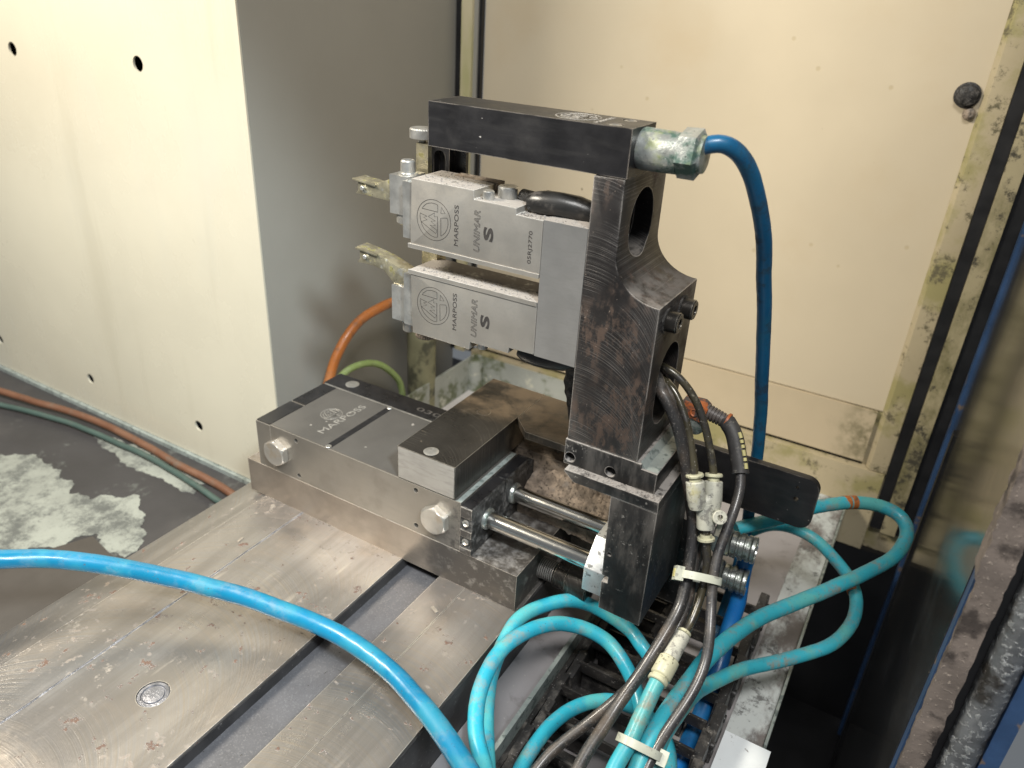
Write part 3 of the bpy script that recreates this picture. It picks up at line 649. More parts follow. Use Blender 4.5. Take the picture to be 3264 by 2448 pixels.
for x, z in ((-221.5, 19.6), (-67.3, 20.5)):
    def hexr(i, t_, n=72, a=0.5):
        q = (2 * math.pi * i / n + a) % (math.pi / 3) - math.pi / 6
        h = 10.1 / math.cos(q); lim = 12 if t_ < 4.0 else 12 - (t_ - 4.0) * 1.35
        return min(h, lim)
    hb = part('hex_bolt', lathe([(0, 1), (3.9, 1), (4.4, 1), (4.8, 1), (5.2, 1), (5.6, 1)], (x, 0.3, z), (0, -1, 0), 72, wob=hexr), 'bolt', su, ang=25)
for z in (26.6, 10.5):
    part('cap_screw', lathe([(0, 2.6), (1, 2.6), (1.3, 2.1), (0.5, 1.5), (0.4, 0.1)], (-42.6, 0.6, z), (0, -1, 0), 16), 'bolt', su)
for i, (y0, y1) in enumerate(((0.5, 43.6), (45.2, 77))):
    ec = part('end_cap', box(-46.8, -37.6, y0, y1, 0.2, 40.0, 0.5), 'grime', su)
    part('cap_top', box(-46.4, -38.0, y0 + .4, y1 - .4, 39.8, 40.6, 0.2), 'black', ec)
    if i == 0:
        fr = [(-46.8, 0.3), (-37.6, 0.3), (-37.6, 5.2), (-46.8, 5.2)]
        for z0, z1 in ((0.3, 5), (15, 20.5), (31.5, 39.6)):
            part('cap_face', box(-46.7, -37.7, -0.6, 1.0, z0, z1, 0.3), 'base', ec)
part('grey_strip', box(-51.8, -47.3, 0.8, 76, 40.2, 42.0, 0.2), 'galv', su)
xb = part('cross_block', box(-101, -52.4, 0.2, 127.8, 42.6, 68.9, 0.35), 'cross', su)
part('cross_end_face', box(-100.4, -53, -0.15, 0.3, 43.2, 68.3, 0.1), 'cross_front', su)
part('shelf_plate', prism([(-52.3, 83.6), (-37.1, 68.5), (22, 68.5), (22, 127.6), (-52.3, 127.6)], 'z', 63, 68.85, 0.3), 'cross', su)
for y in (7.4, 75.6):
    part('dowel_pin', lathe([(0, 5.4), (0.9, 5.4), (1.0, 5.2), (0.98, 3.0), (0.95, 0.3)], (-77.4, y, 68.1), (0, 0, 1), 28), 'zinc' if y < 10 else 'cross', su)
def rrect(x0, x1, z0, z1, r, n=7):
    pts = [(x0, z0)]
    for cx, cz, a0 in ((x1 - r, z0 + r, -90), (x1 - r, z1 - r, 0)):
        pts += [(cx + r * math.cos(math.radians(a0 + 90 * i / n)), cz + r * math.sin(math.radians(a0 + 90 * i / n))) for i in range(n + 1)]
    return pts + [(x0, z1)]
stp = part('stop_plate', prism(rrect(-10, 162, 28, 69, 9), 'y', 127, 133, 0.5, 2, 50), 'black_bar', su)
cut(stp, cyl((148.5, 120, 50.5), (148.5, 140, 50.5), 1.8, 16, 0), cyl((147.6, 120, 59.8), (147.6, 140, 59.8), 1.1, 14, 0))
# caked dirt behind the rods
dm = bmesh.new(); bmesh.ops.create_grid(dm, x_segments=60, y_segments=26, size=1)
for v in dm.verts:
    x = -37 + (v.co.x + 1) * 40; y = 64 + (v.co.y + 1) * 18
    h = 10 + 34 * (v.co.y * .5 + .5) - 5 * abs(v.co.x) ** 2
    v.co = Vector((x, y, h + 5 * mnoise.noise(Vector((x, y, 0)) * .09) + 2.6 * mnoise.noise(Vector((x, y, 3)) * .33)))
dme = bmesh.ops.extrude_face_region(dm, geom=list(dm.faces))
for v in [e for e in dme['geom'] if isinstance(e, bmesh.types.BMVert)]: v.co.z = min(v.co.z - 12, 8)
bmesh.ops.recalc_face_normals(dm, faces=dm.faces)
solo('caked_swarf', dm, 'swarf', 'brown caked swarf and dirt heaped behind the two chrome rods', 'dirt', kind='stuff')
part('rear_block', box(-66, 40, 88, 124, -31, 41, 1), 'swarf', su)
part('rear_filler', box(-52, -37.8, 78, 90, 0.2, 34, 1), 'grime', su)
# adjusting screw at the end of the base
part('adjusting_screw', lathe([(0.4 * i, 7.4 + (0.7 if i % 4 < 2 else -0.4)) for i in range(31)], (0, 39, -19), (1, 0, 0), 24), 'arm', su)
part('stop_barrel', lathe([(0, 9), (0.6, 10), (9.5, 10), (10, 9.2), (10, 11.0), (10.8, 11.6), (26, 11.6), (27, 10.8)], (13, 39, -19), (1, 0, 0), 32), 'cross', su)

# ================================================================== GAUGE BRACKET (column, foot, arm, rods)
gb = thing('gauge_bracket', 'tall black steel bracket carrying the two measuring heads on chrome rods', 'bracket', (72, 38, 3.5))
def arcpts(cx, cz, r, a0, a1, n=14):
    return [(cx + r * math.cos(math.radians(a0 + (a1 - a0) * i / n)), cz + r * math.sin(math.radians(a0 + (a1 - a0) * i / n))) for i in range(n + 1)]
colp = [(24, 116), (24, 273.4), (41.2, 273.4), (41.4, 234)]
colp += [(41.4 + 27.8 * (1 - math.cos(t)), 234 - 23.3 * math.sin(t)) for t in [math.pi / 2 * i / 14 for i in range(1, 15)]]
colp += [(69.4, 116)]
co = part('column', prism(colp, 'y', 7, 69, 0.5, 2, 50), 'column', gb)
def stadium(y0, y1, z0, z1, n=14):
    r = (y1 - y0) / 2; cy = (y0 + y1) / 2
    return arcpts(cy, z1 - r, r, 0, 180, n) + arcpts(cy, z0 + r, r, 180, 360, n)
cut(co, prism(stadium(21, 55, 227, 265), 'x', 30, 90, 0), prism(stadium(22, 56.5, 128, 180), 'x', 34, 90, 0))
part('foot', prism([(23.2, 98.5), (23.2, 115.8), (72.3, 115.4), (72.5, 112.3), (82.6, 112), (82.6, 98.5)], 'y', 6.4, 69, 0.4), 'arm', gb)
ft = [o for o in gb.children if o.name.startswith('foot')][0]
cut(ft, cyl((27.2, 0, 103.8), (27.2, 40, 103.8), 3.4, 20, 0), cyl((54.2, 0, 103.4), (54.2, 40, 103.4), 3.4, 20, 0))
part('foot_ridge', prism([(72.4, 112.3), (71.4, 116.2), (75.0, 112.3)], 'y', 8, 69, 0.1), 'galv', gb)
part('foot_top', box(73, 82.2, 8, 68, 111.6, 112.3, 0.1), 'galv', gb)
part('ledge', prism([(27, 98.4), (87.9, 98.4), (88.3, 90.8), (33.6, 91.4), (27, 96.8)], 'y', 0.2, 70, 0.4), 'arm', gb)
arm = part('arm', prism([(58.6, 91.2), (88.1, 90.6), (88.7, 3.2), (60.4, 4.2), (60, 26), (64, 26.5), (64, 31), (59.6, 31.5)], 'y', 0.4, 69, 0.5), 'arm', gb)
cut(arm, cyl((62.8, -4, 49), (62.8, 4, 49), 1.5, 16, 0))
part('nut_block', prism([(5, 9), (5, 27), (20, 43), (72, 43), (72, 9)], 'x', 45.5, 60, 0.5), 'silver', gb)
for y in (20.3, 58.2):
    rd = part('guide_rod', cyl((-37.8, y, 20.4), (46, y, 20.4), 6.2, 36, 0.4), 'rod', gb)
    part('seal_ring', lathe([(0, 8.2), (2.2, 8.0), (3.2, 7.2), (3.6, 6.4)], (-38, y, 20.4), (1, 0, 0), 32), 'fitting', rd)
for y, z in ((20.9, 200.1), (46.6, 199.7)):
    kn = lambda i, t: 1 - (0.03 if (i % 2 and 0.8 < t < 7.0) else 0)
    s = part('cap_screw', lathe([(0, 5.7), (0.8, 5.9), (7.0, 5.9), (7.8, 5.2), (7.8, 3.0), (4, 2.9), (4, 0.1)], (69.3, y, z), (1, 0, 0), 60, wob=kn), 'cross', gb)
    part('washer', lathe([(0, 7.2), (1.0, 7.2)], (69.2, y, z), (1, 0, 0), 28), 'grime', gb)
part('spacer_plate', box(-2.9, 23.8, 7.1, 38, 163.6, 245.2, 0.5), 'plate', gb)
# ================================================================== MEASURING HEADS
def head(name, label, flip, number):
    zc = 204.3
    Z = (lambda z: 2 * zc - z) if flip else (lambda z: z)
    t = thing(name, label, 'measuring head', (-49, 22, Z(254) if flip else 211.5), 'measuring heads')
    poly = [(-92.5, 253.8), (-48.6, 253.8), (-48.4, 248.7), (-20.6, 248.5), (-20.4, 244.9), (-3.3, 244.6), (-3.3, 211.6), (-95.0, 211.6), (-95.0, 214), (-93.6, 214)]
    part('housing', prism([(x, Z(z)) for x, z in poly], 'y', 7.2, 38, 0.45), 'module', t)
    part('cover_lip', box(-95.2, -3.6, 6.6, 7.6, min(Z(211.4), Z(214)), max(Z(211.4), Z(214)), 0.3), 'module', t)
    Y = 7.12; X = (0, 0, 1); U = (-1, 0, 0)
    cz = 231.6 if not flip else 177.0
    part('emblem', ribbon(emblem(), (-76.3, Y, cz), X, U, 0.15, 12.2), 'ink', t)
    z0 = 219.2 if not flip else 165.0
    part('lettering', text('MARPOSS', 24.2, 2.9, (-58.6, Y, z0), X, U, bold=0.0), 'ink', t)
    part('lettering', text('UNIMAR', 24.6, 4.2, (-43.6, Y, z0 - 0.8), X, U, outline=0.019, shear=0.22), 'ink', t)
    part('lettering', text('S', 8.2, 6.6, (-34.6, Y, z0 + 7.0), X, U, bold=0.042, shear=0.05), 'ink', t)
    if number:
        part('serial_number', text(number, 18.8, 3.0, (-8.6, Y, 218.8), X, U), 'ink', t)
    s = -1 if flip else 1
    # pins, rubber boot on the stepped side
    part('pin', cyl((-42.6, 13.5, Z(247.6)), (-42.6, 13.5, Z(253.6)), 3.4, 24, 0.5), 'zinc', t)
    part('pin', cyl((-36.5, 25, Z(247.6)), (-36.5, 25, Z(255.2)), 6.0, 28, 0.6), 'zinc', t)
    bt = sweep(smooth([Vector(p) for p in ((-19, 19, Z(249.6)), (-17, 19, Z(250.4)), (-8, 20, Z(251.2)), (0, 21, Z(251.6)), (9, 23, Z(251.0)), (17, 26, Z(248.5)), (21, 28, Z(245.5)))], 1), lambda q: 3.6 + 3.2 * math.sin(min(1, q * 2.6 + .15) * math.pi / 2), 22, rough=0.05)
    part('rubber_boot', bt, 'rubber_boot', t)
    part('boot_neck', cyl((-29, 29, Z(250)), (-14, 24, Z(250.5)), 4.2, 18, .5), 'grime', t)
    if not flip:
        part('back_block', box(-78, -47, 30.5, 38.5, 249, 254.3, 0.4), 'swarf', t)
    # clamp block, screws, finger
    x0, x1 = -115.8, -96.6
    za, zb = sorted((Z(251.8), Z(228)))
    part('swing_plate', box(-101, -92.8, 9.5, 36, *sorted((Z(250.5), Z(216))), 0.8), 'zinc', t)
    part('clamp_block', box(-114.5, -100.8, 14, 32, za, zb, 0.9), 'zinc', t)
    part('clamp_screw', lathe([(0, 6.2), (1.4, 6.2), (1.8, 4.6), (8.2, 4.5), (9, 3.8), (9, 2), (6, 1.9), (6, .1)], (-105.5, 21, Z(251.6)), (0, 0, s), 28), 'zinc', t)
    part('pivot', lathe([(0, 5.9), (1.2, 6.1), (7, 5.8), (8.2, 4.4)], (-107.5, 21, Z(229)), (0, 0, -s), 26), 'zinc', t)
    if not flip:
        fg = prism([(-143.5, 245), (-127, 243.6), (-122, 245.5), (-116, 248), (-112, 248), (-112, 234.5), (-131, 235.2), (-143, 235.2), (-140.6, 238), (-140.6, 242.6)], 'y', 15, 26, 0.5)
    else:
        fg = prism([(-144, 200.3), (-131, 198.6), (-120, 196.6), (-102.5, 190.8), (-102.5, 181.5), (-113.5, 181.3), (-121.5, 188.6), (-132, 189.8), (-144, 189.4), (-141.4, 192.4), (-141.4, 197.6)], 'y', 15, 26, 0.5)
    part('finger', fg, 'brassy', t)
    zp = 239.6 if not flip else 194.6
    part('finger_pin', cyl((-136.5, 13.4, zp), (-136.5, 27, zp), 1.5, 14, 0.3), 'zinc', t)
    part('finger_rail', prism([(-143.8, zp + 5.4), (-126, zp + 3.8), (-126, zp + 2.6), (-143.8, zp + 4.2)], 'y', 13.4, 15.4, 0.2), 'brassy', t)
    # knurled adjusting screw and post at the back
    kk = lambda i, t_: 1 - (0.045 if i % 2 and t_ > .5 else 0)
    if not flip:
        part('post', box(-110.6, -101.5, 36, 45, 238, 268, 0.6), 'brassy', t)
        part('knurled_screw', lathe([(0, 7.6), (0.5, 8.2), (5.6, 8.2), (6.4, 7.4)], (-110, 42, 270), (0, 0, 1), 64, wob=kk), 'zinc', t)
        part('stem', cyl((-110, 42, 264), (-110, 42, 271), 2.6, 16), 'zinc', t)
    else:
        part('post', box(-104, -92, 33, 43, 190, 201, 0.6), 'brassy', t)
        part('knurled_screw', lathe([(0, 7.4), (0.6, 8.0), (7, 8.0), (7.8, 7.4)], (-91.5, 22, 155), (0, 0, -1), 64, wob=kk), 'swarf', t)
    return t
head('measuring_head', 'upper silver measuring head with serial number and straight brass finger', False, '05RJ2770')
head('measuring_head', 'lower silver measuring head with bent brass finger and no serial number', True, None)
# loose dust lumps on the heads and ledge
def crumbs(n, bx, name, m, seed, smin=.15, smax=.7):
    rnd = random.Random(seed); bm = bmesh.new()
    for _ in range(n):
        s = rnd.uniform(smin, smax) * rnd.random() ** .5; q = Vector((rnd.uniform(bx[0], bx[1]), rnd.uniform(bx[2], bx[3]), bx[4] + s * .3))
        r = bmesh.ops.create_icosphere(bm, subdivisions=1, radius=s, matrix=Matrix.Translation(q) @ Matrix.Diagonal((1, rnd.uniform(.6, 1.3), .6, 1)))
        for v in r['verts']: v.co += Vector((rnd.uniform(-.2, .2), rnd.uniform(-.2, .2), rnd.uniform(-.2, .2))) * s
    return bm
DG = [('dust on the top of the upper head', (-91, -50, 8, 37, 253.8), 240), ('dust beside the rubber boot', (-19, 22, 8, 16, 245), 240),
      ('dust on the top of the lower head', (-92, -5, 8, 22, 197.0), 420), ('dust on the bracket ledge', (29, 85, 0.8, 6.3, 98.4), 420)]
for nm, bx, n in DG:
    solo('metal_dust', crumbs(n, bx, nm, 'dust', len(nm)), 'dust', 'grey grainy ' + nm, 'dust', kind='stuff')

# ================================================================== TOP BAR WITH CABLE GLAND
tbr = thing('sensor_bar', 'black rectangular bar bridging above the measuring heads with scratched edges', 'bar', (-20, 23, 273.8))
bar = part('body', box(-80.4, 42, 7.1, 39.2, 274.0, 298.4, 0.45), 'black_bar', tbr)
cut(bar, cyl((30.1, 13.6, 296.6), (30.1, 13.6, 300), 4.2, 24, 0), cyl((30.0, 33.6, 296.6), (30.0, 33.6, 300), 4.2, 24, 0))
for y in (13.6, 33.6):
    part('screw', lathe([(0, 3.7), (1.2, 3.7), (1.5, 3.3), (1.5, 1.9), (0.4, 1.8), (0.4, .1)], (30.05, y, 296.7), (0, 0, 1), 24), 'zinc', tbr)
part('emblem', ribbon(emblem(), (5, 22.8, 298.45), (0, 1, 0), (-1, 0, 0), 0.22, 12.0), 'etch', tbr)
part('lettering', text('MARPOSS', 23, 2.6, (21.5, 11.3, 298.45), (0, 1, 0), (-1, 0, 0), bold=0.01), 'etch', tbr)
gl = part('cable_gland', lathe([(0, 10.2), (1, 10.6), (20.5, 10.2), (21, 10.2)], (42, 23, 287.3), (1, 0.0, 0.0), 36), 'patina', tbr)
part('gland_nut', lathe([(0, 10.6), (0.6, 12.4), (9.4, 12.6), (11.2, 9.6)], (62.6, 23, 288), (1, 0, 0.02), 6, phase=0.25), 'patina', gl, ang=20)
part('gland_rim', lathe([(0, 9.4), (1.8, 9.0), (2.2, 5)], (73.2, 23, 288.4), (1, 0, 0.02), 28), 'patina', gl)
hg = part('hanger', box(-104, -88.2, 40, 46, 215, 284, 0.6), 'black_bar', tbr)
cut(hg, prism([(x + 0, z) for x, z in arcpts(-95.6, 261, 4.2, 0, 180, 10) + [(-99.8, 235), (-91.4, 235)]], 'y', 30, 60, 0))
part('hanger_back', box(-103, -80, 46.2, 49, 240, 284, 0.4), 'black', tbr)
part('hanger_bridge', box(-103, -81, 38.6, 46, 276, 290, 0.4), 'black_bar', tbr)
# dirty lump hanging under the spacer plate
lp = sweep(spline([(10, 46, 166), (9, 47, 150), (7, 49, 138), (8, 51, 124), (10, 54, 108), (12, 57, 92), (12, 60, 72)], 1.2), 7.5, 30, rough=0.28)
solo('dirty_cable', lp, 'grime', 'dirt encrusted black cable hanging between the spacer plate and the shelf', 'cable')

# ================================================================== HOSES AND CABLES
def wobble(ps, a=0.55):
    k = random.random() * 90
    return [p + mnoise.noise_vector(p * 0.035 + Vector((k, 0, 0))) * a for p in ps]
def tube(name, pts, r, m, label, cat, group=None, step=2.2, sm=3, n=22):
    return solo(name, sweep(wobble(smooth(spline(pts, step), sm)), r, n, rough=0.025), m, label, cat, group, ang=60)
tube('air_hose', [(-330, -245, 44), (-277.2, -199.3, 25.0), (-252.4, -169.9, 15.0), (-218.7, -146.0, 8.0), (-162.5, -120.7, 0.0), (-115.4, -106.7, -5.0), (-74.7, -100.0, -8.0), (-35.4, -102.9, -8.0), (0.4, -113.8, -6.0), (29.4, -127.7, -2.0), (52.9, -141.1, 3.0), (73.0, -155.8, 10.0), (92, -172, 18)],
     6.0, 'hose_blue', 'thick glossy blue hose sweeping across the foreground table', 'hose', sm=12)
tube('sensor_cable', [(66, 23.0, 290), (73, 23.0, 292), (80, 25.0, 295.0), (87.5, 31.0, 291.5), (94.0, 42.0, 279.6), (99.6, 58.0, 257.3), (103.2, 80.0, 221.4), (106.4, 100.0, 181.0), (109.6, 120.0, 135.2), (112.0, 139.0, 92.4), (114.2, 150.0, 55.1), (116.0, 155.0, 15.1), (118.9, 150.0, -20.7), (119, 140, -60), (118, 120, -90), (116, 90, -97)],
     4.4, 'cable_blue', 'dark blue cable arching from the green gland down behind the black stop plate', 'cable', sm=6)
tube('air_tube', [(128, 115, 8), (127.7, 112.0, -10.5), (128.5, 110.0, -21.6), (130.2, 105.0, -36.6), (130.4, 94.0, -56), (132.3, 74.6, -72.0), (132.0, 55.4, -88.0), (131.5, 33.1, -97.0), (131.3, 5.5, -99.0), (131.7, -40, -99.0)],
     6.0, 'cable_deep', 'deep blue tube dropping from the threaded fittings into the cable chain', 'tube')
HG = 'cyan air hoses looped round the bracket'
tube('air_hose', [(112, 140, 0), (142.4, 171.6, 5.0), (160.2, 193.4, 8.0), (182.6, 216.3, 8.0), (202.4, 228.0, 6.0), (218.7, 228.8, 2.0), (226.4, 218.7, -4.0), (223.5, 197.5, -10.0), (211.1, 172.0, -14.0), (188.4, 135.8, -16.0), (164.4, 96.7, -16.0), (147.0, 60, -11.0), (134.7, 9.6, -0.9), (129, -15, -5), (125.7, -32.2, -8.8), (123.7, -51.1, -10.6), (122.1, -64.9, -15.1), (121.8, -77.7, -23.5), (122, -95, -36), (124, -125, -50)],
     5.2, 'hose_teal', 'cyan hose in the large upper loop right of the stop plate', 'hose', HG)
tube('air_hose', [(90, 150, -28), (112.5, 169.4, -25.0), (128.8, 193.5, -24.0), (145.5, 204.3, -26.0), (164.8, 205.4, -30.0), (184.1, 193.3, -34.0), (198.7, 179.5, -38.0), (206.7, 159.8, -42.0), (206.4, 136.2, -46.0), (196.7, 113.1, -50.0), (173.8, 87.3, -53.0), (151, 58.5, -50.0), (134.7, 23.5, -42.7), (130, -5, -29), (128.2, -28.3, -21.8), (126.5, -46.3, -22.7), (126.8, -58.1, -24.4), (128.4, -69.0, -30.2), (130, -85, -42), (131, -115, -55)],
     4.8, 'hose_teal', 'cyan hose in the smaller lower loop right of the stop plate', 'hose', HG)
tube('air_hose', [(108, 15, -52), (93.1, 22.5, -40.0), (85.5, 25.0, -36.0), (76.9, 30.5, -34.0), (62.9, 33.4, -32.0), (46.3, 34.3, -30.0), (35.5, 30.8, -28.0), (25.6, 22.2, -26.0), (14.2, 7.9, -26.0), (8.4, -8.6, -27.0), (8.5, -23.7, -30.0), (9.6, -35.8, -34.0), (11.3, -46.3, -38.0), (14.3, -55.5, -42.0), (20.4, -67.9, -44.0), (28.2, -81.0, -44.0), (35.9, -93.1, -44.0), (46.1, -108.1, -44.0), (58, -128, -44)],
     4.9, 'hose_cyan', 'cyan hose coil passing behind the arm, the rear one of two arcs', 'hose', HG)
tube('air_hose', [(104, -12, -54), (97.4, -3.3, -50.0), (89.7, 3.6, -46.0), (81.4, 7.3, -40.0), (67.9, 12.1, -34.0), (54.4, 9.6, -28.0), (42.9, 3.5, -24.0), (33.3, -6.0, -20.0), (23.9, -20.7, -18.0), (18.0, -39.2, -17.0), (16.7, -57.2, -18.0), (19.1, -71.8, -20.0), (23.2, -84.4, -22.0), (28.9, -95.3, -24.0), (36.6, -104.9, -26.0), (45.6, -112.9, -28.0), (54, -122, -28.0), (64, -136, -28)],
     4.9, 'hose_cyan', 'cyan hose coil in front of the arm, the front one of two arcs', 'hose', HG)
tube('air_hose', [(60, -112, -55), (58.0, -94.3, -55.0), (56.7, -82.3, -55.0), (56.5, -66.4, -55.0), (57.8, -49.6, -56.0), (62.6, -32.5, -57.0), (70.5, -19.1, -58.0), (80.3, -8.7, -60.0), (90.5, -4.1, -62.0), (100.5, -0.0, -66.0), (109.8, 0.2, -70.0), (118.5, -4.6, -72.0), (125.0, -12.3, -73.0), (129.3, -20.9, -74.0), (132.6, -30.7, -74.0), (136, -50, -74)],
     4.6, 'hose_cyan', 'cyan hose arching low over the cable chain at the bottom', 'hose', HG)
tube('air_hose', [(116.4, -33, 13.3), (116.0, -37.1, 11.5), (115.5, -43.0, 8.0), (115.0, -50.8, 2.4), (114.2, -60.4, -4.4), (113.7, -70.7, -10.6), (112.3, -80.6, -15.1), (112.1, -87.6, -18.2), (112, -110, -30)],
     4.6, 'hose_teal', 'cyan hose leaving the speckled inline reducer in the tied bundle', 'hose', HG)
CG = 'dark cables running down from the column'
tube('sensor_lead', [(50, 46, 160), (62.9, 39.9, 156.9), (70.8, 28.4, 154.1), (78.0, 26.4, 146.1), (84.6, 26.0, 134.8), (90.5, 26.0, 120.6), (95.8, 26.4, 103.3), (100.9, 26.5, 85.5), (104.8, 24.9, 70.4), (107.3, 19.2, 58.4), (109.9, 10.1, 46.6), (112.0, -1.4, 33.8), (109.9, -17.0, 23.1), (106.5, -31.3, 12.9), (102.2, -45.5, 1.6), (99.1, -56.9, -6.2), (96.7, -70.0, -13.0), (94.6, -82.1, -18.5), (93.6, -93.4, -23.7), (92, -120, -36)],
     3.7, 'cable_dark', 'thick dark cable nearest the arm running from the column slot to the bottom edge', 'cable', CG)
tube('sensor_lead', [(48, 56, 158), (60.5, 50.0, 154.4), (71.8, 37.7, 149.3), (80.6, 35.9, 138.0), (88.4, 37.4, 122.3), (95.2, 37.1, 104.5), (100.8, 36.2, 84.7), (105.1, 34.1, 68.4), (108.5, 27.7, 54.4), (111.8, 18.4, 42.4), (114.0, 6.0, 27.1), (111.7, -9.5, 14.4), (107.1, -21.9, 2.1), (100.3, -32.5, -9.5), (92.7, -42.9, -20.1), (84.2, -54.7, -29.9), (75.9, -66.8, -38.2), (70.1, -77.4, -44.3), (66.5, -87.8, -49.8), (60, -110, -58)],
     3.3, 'cable_dark', 'second dark cable branching left over the cable chain at the bottom', 'cable', CG)
tube('air_tube', [(46, 62, 155), (54.0, 55.7, 157.2), (65.5, 42.0, 162.5), (74.1, 41.3, 159.7), (81.8, 41.1, 154.3), (89.0, 40.6, 146.7), (95.2, 39.4, 136.7), (100.7, 38.2, 125.2), (104.7, 37.1, 115.3), (107.9, 35.1, 106.8), (109.6, 33.4, 99)],
     2.35, 'tube_olive', 'thin oily tube into the right socket of the Y connector', 'tube', 'thin oily tubes')
tube('air_tube', [(46, 62, 148), (55.8, 56.1, 151.8), (69.6, 41.7, 153.7), (77.6, 38.0, 148.7), (83.5, 34.7, 141.8), (88.6, 31.3, 133.6), (93.8, 28.1, 123.2), (97.0, 26.7, 115.6), (99.2, 25.2, 108.9), (101.4, 23.6, 101)],
     2.35, 'tube_olive', 'thin oily tube into the left socket of the Y connector', 'tube', 'thin oily tubes')
tube('air_tube', [(113.2, 21.6, 76), (114.2, 21.2, 70.6), (116.9, 20.1, 59.7), (119.0, 17.7, 49.3), (120.0, 12.8, 40.0), (120.5, 6.4, 33.1), (119.8, -2.4, 25.5), (118.7, -8.4, 22.8), (117.8, -16, 20)],
     2.6, 'tube_olive', 'thin oily tube from the Y connector down to the inline reducer', 'tube', 'thin oily tubes')
SCP = [(92, 73.6, 125.5), (97.4, 73.5, 124.9), (104.1, 70.6, 122.4), (108.9, 68.0, 118.0), (113.9, 63.4, 109.8), (118.4, 58.5, 101.6), (121.2, 53.8, 95.3), (122.6, 48.3, 89.0), (123.0, 39.6, 80.5), (122.7, 31.0, 70.5), (122.5, 23.0, 61.6), (123.8, 16.5, 53.8), (125.8, 10.0, 45.1), (128.8, 3.2, 37.3), (132.9, -7.6, 28.3), (135.5, -16.8, 18.9), (135.6, -28.2, 10.4), (133.2, -40.9, 2.1), (129.7, -52.8, -6.1), (127.1, -64.0, -14.0), (126.1, -76.7, -21.4), (126, -100, -34)]
sl = thing('connector_cable', 'dark cable with black sleeve and dirty orange angled connector behind the column', 'cable', (110, 40, -40))
part('cable', sweep(smooth(spline(SCP, 2.2), 3), 3.1, 20), 'cable_grey', sl, ang=60)
slv = smooth(spline([(102.5, 72.6, 122.8), (104.6, 70.4, 122.0), (108.9, 68.0, 118.0), (113.9, 63.4, 109.8), (118.4, 58.5, 101.6), (119.4, 57, 99.4)], 1.5), 3)
sp = part('sleeve', sweep(slv, 5.3, 26, rough=.04), 'sleeve', sl, ang=60)
side = RT * 2.3 - FW * 4.75
nseg = 9
for i in range(nseg):
    k = int(len(slv) * (0.22 + 0.68 * i / nseg)); d = (slv[k + 1] - slv[k]).normalized(); c = slv[k] + side
    part('marker', lathe([(0, 1.3), (2.0, 1.3)], c, d, 8), 'yellow', sp)
oc = part('plug', prism([(73, 121), (88, 118.5), (90, 129), (86, 131.5), (73, 131)], 'y', 68, 79, 1.2), 'orange', sl)
part('plug_screw', lathe([(0, 2.8), (1, 2.8), (1.2, 2.2), (0.6, 1.6), (0.6, .1)], (82, 68.2, 125), (0, -1, 0), 18), 'orange', oc)
d = (Vector((102.5, 72.6, 122.8)) - Vector((88, 73.6, 125.5)))
prof = []
for i in range(7):
    t = d.length * i / 7; rr = 5.2 - i * 0.12
    prof += [(t, rr), (t + 1.2, rr), (t + 1.3, rr - 1.1), (t + 2.0, rr - 1.1)]
part('strain_relief', lathe(prof, (88, 73.6, 125.5), d, 24), 'relief', sl, ang=25)
part('relief_collar', lathe([(0, 5.2), (0.4, 5.9), (1.8, 5.9), (2.2, 5.0)], (101.2, 72.7, 123), d, 26), 'orange', sl)
part('socket', lathe([(0, 5.4), (3, 6.2), (10, 6.2), (12, 5)], (83, 74.5, 120), (-.1, .2, -1), 24), 'patina', sl)

# Y push-in connector
yc = thing('push_in_connector', 'pale speckled plastic Y connector joining two thin tubes', 'connector', (110, 25, 68))
def leg_(a, b, r, ring_at=None):
    a, b = Vector(a), Vector(b); L = (b - a).length
    return lathe([(0, r - .5), (.5, r), (L - .5, r), (L, r - .4)], a, b - a, 30)
L0, L1 = Vector((99.4, 25.0, 108.3)), Vector((103.8, 21.8, 94.5))
R0, R1 = Vector((108.2, 35.0, 106.2)), Vector((111.7, 29.3, 93.3))
for a, b in ((L0, L1), (R0, R1)):
    d = (b - a).normalized()
    part('release_ring', lathe([(0, 2.6), (0, 4.9), (.5, 5.3), (1.6, 5.3), (2.0, 4.8), (2.0, 3.4), (4.4, 3.4)], a - d * 1.0, d, 28), 'ring', yc)
    part('socket', lathe([(0, 4.9), (.5, 5.5), (11.5, 5.5), (12.5, 5.1), (14.5, 5.0), (17, 4.2)], a + d * 3.4, d, 30), 'push', yc)
S0, S1 = Vector((108.2, 26.2, 92.5)), Vector((113.7, 21.0, 73.0))
d = (S1 - S0).normalized()
part('stem', lathe([(0, 4.0), (1, 5.3), (15.8, 5.5), (16.6, 5.1)], S0, d, 30), 'push', yc)
part('yoke', sweep([L1 * .8 + L0 * .2, (L1 + R1) / 2 + Vector((-.8, -.8, -2.5)), R1 * .8 + R0 * .2], 5.0, 24), 'push', yc)
part('release_ring', lathe([(0, 3.5), (1.6, 3.5), (1.6, 4.8), (2, 5.3), (3.4, 5.3), (3.8, 4.8), (3.8, 2.6)], S1 - d * .6, d, 28), 'ring', yc)
e0 = Vector((118.2, 24.2, 86.6)); ed = -FW
part('eyelet', lathe([(0, 2.0), (0, 3.9), (.5, 4.3), (5, 4.3), (5.5, 3.9), (5.5, 1.8), (0.8, 1.7)], e0 - ed * 2.6, ed, 26, caps=False), 'push', yc)
part('eyelet_web', cyl(e0, S0 * .6 + S1 * .4, 2.2, 14), 'push', yc)

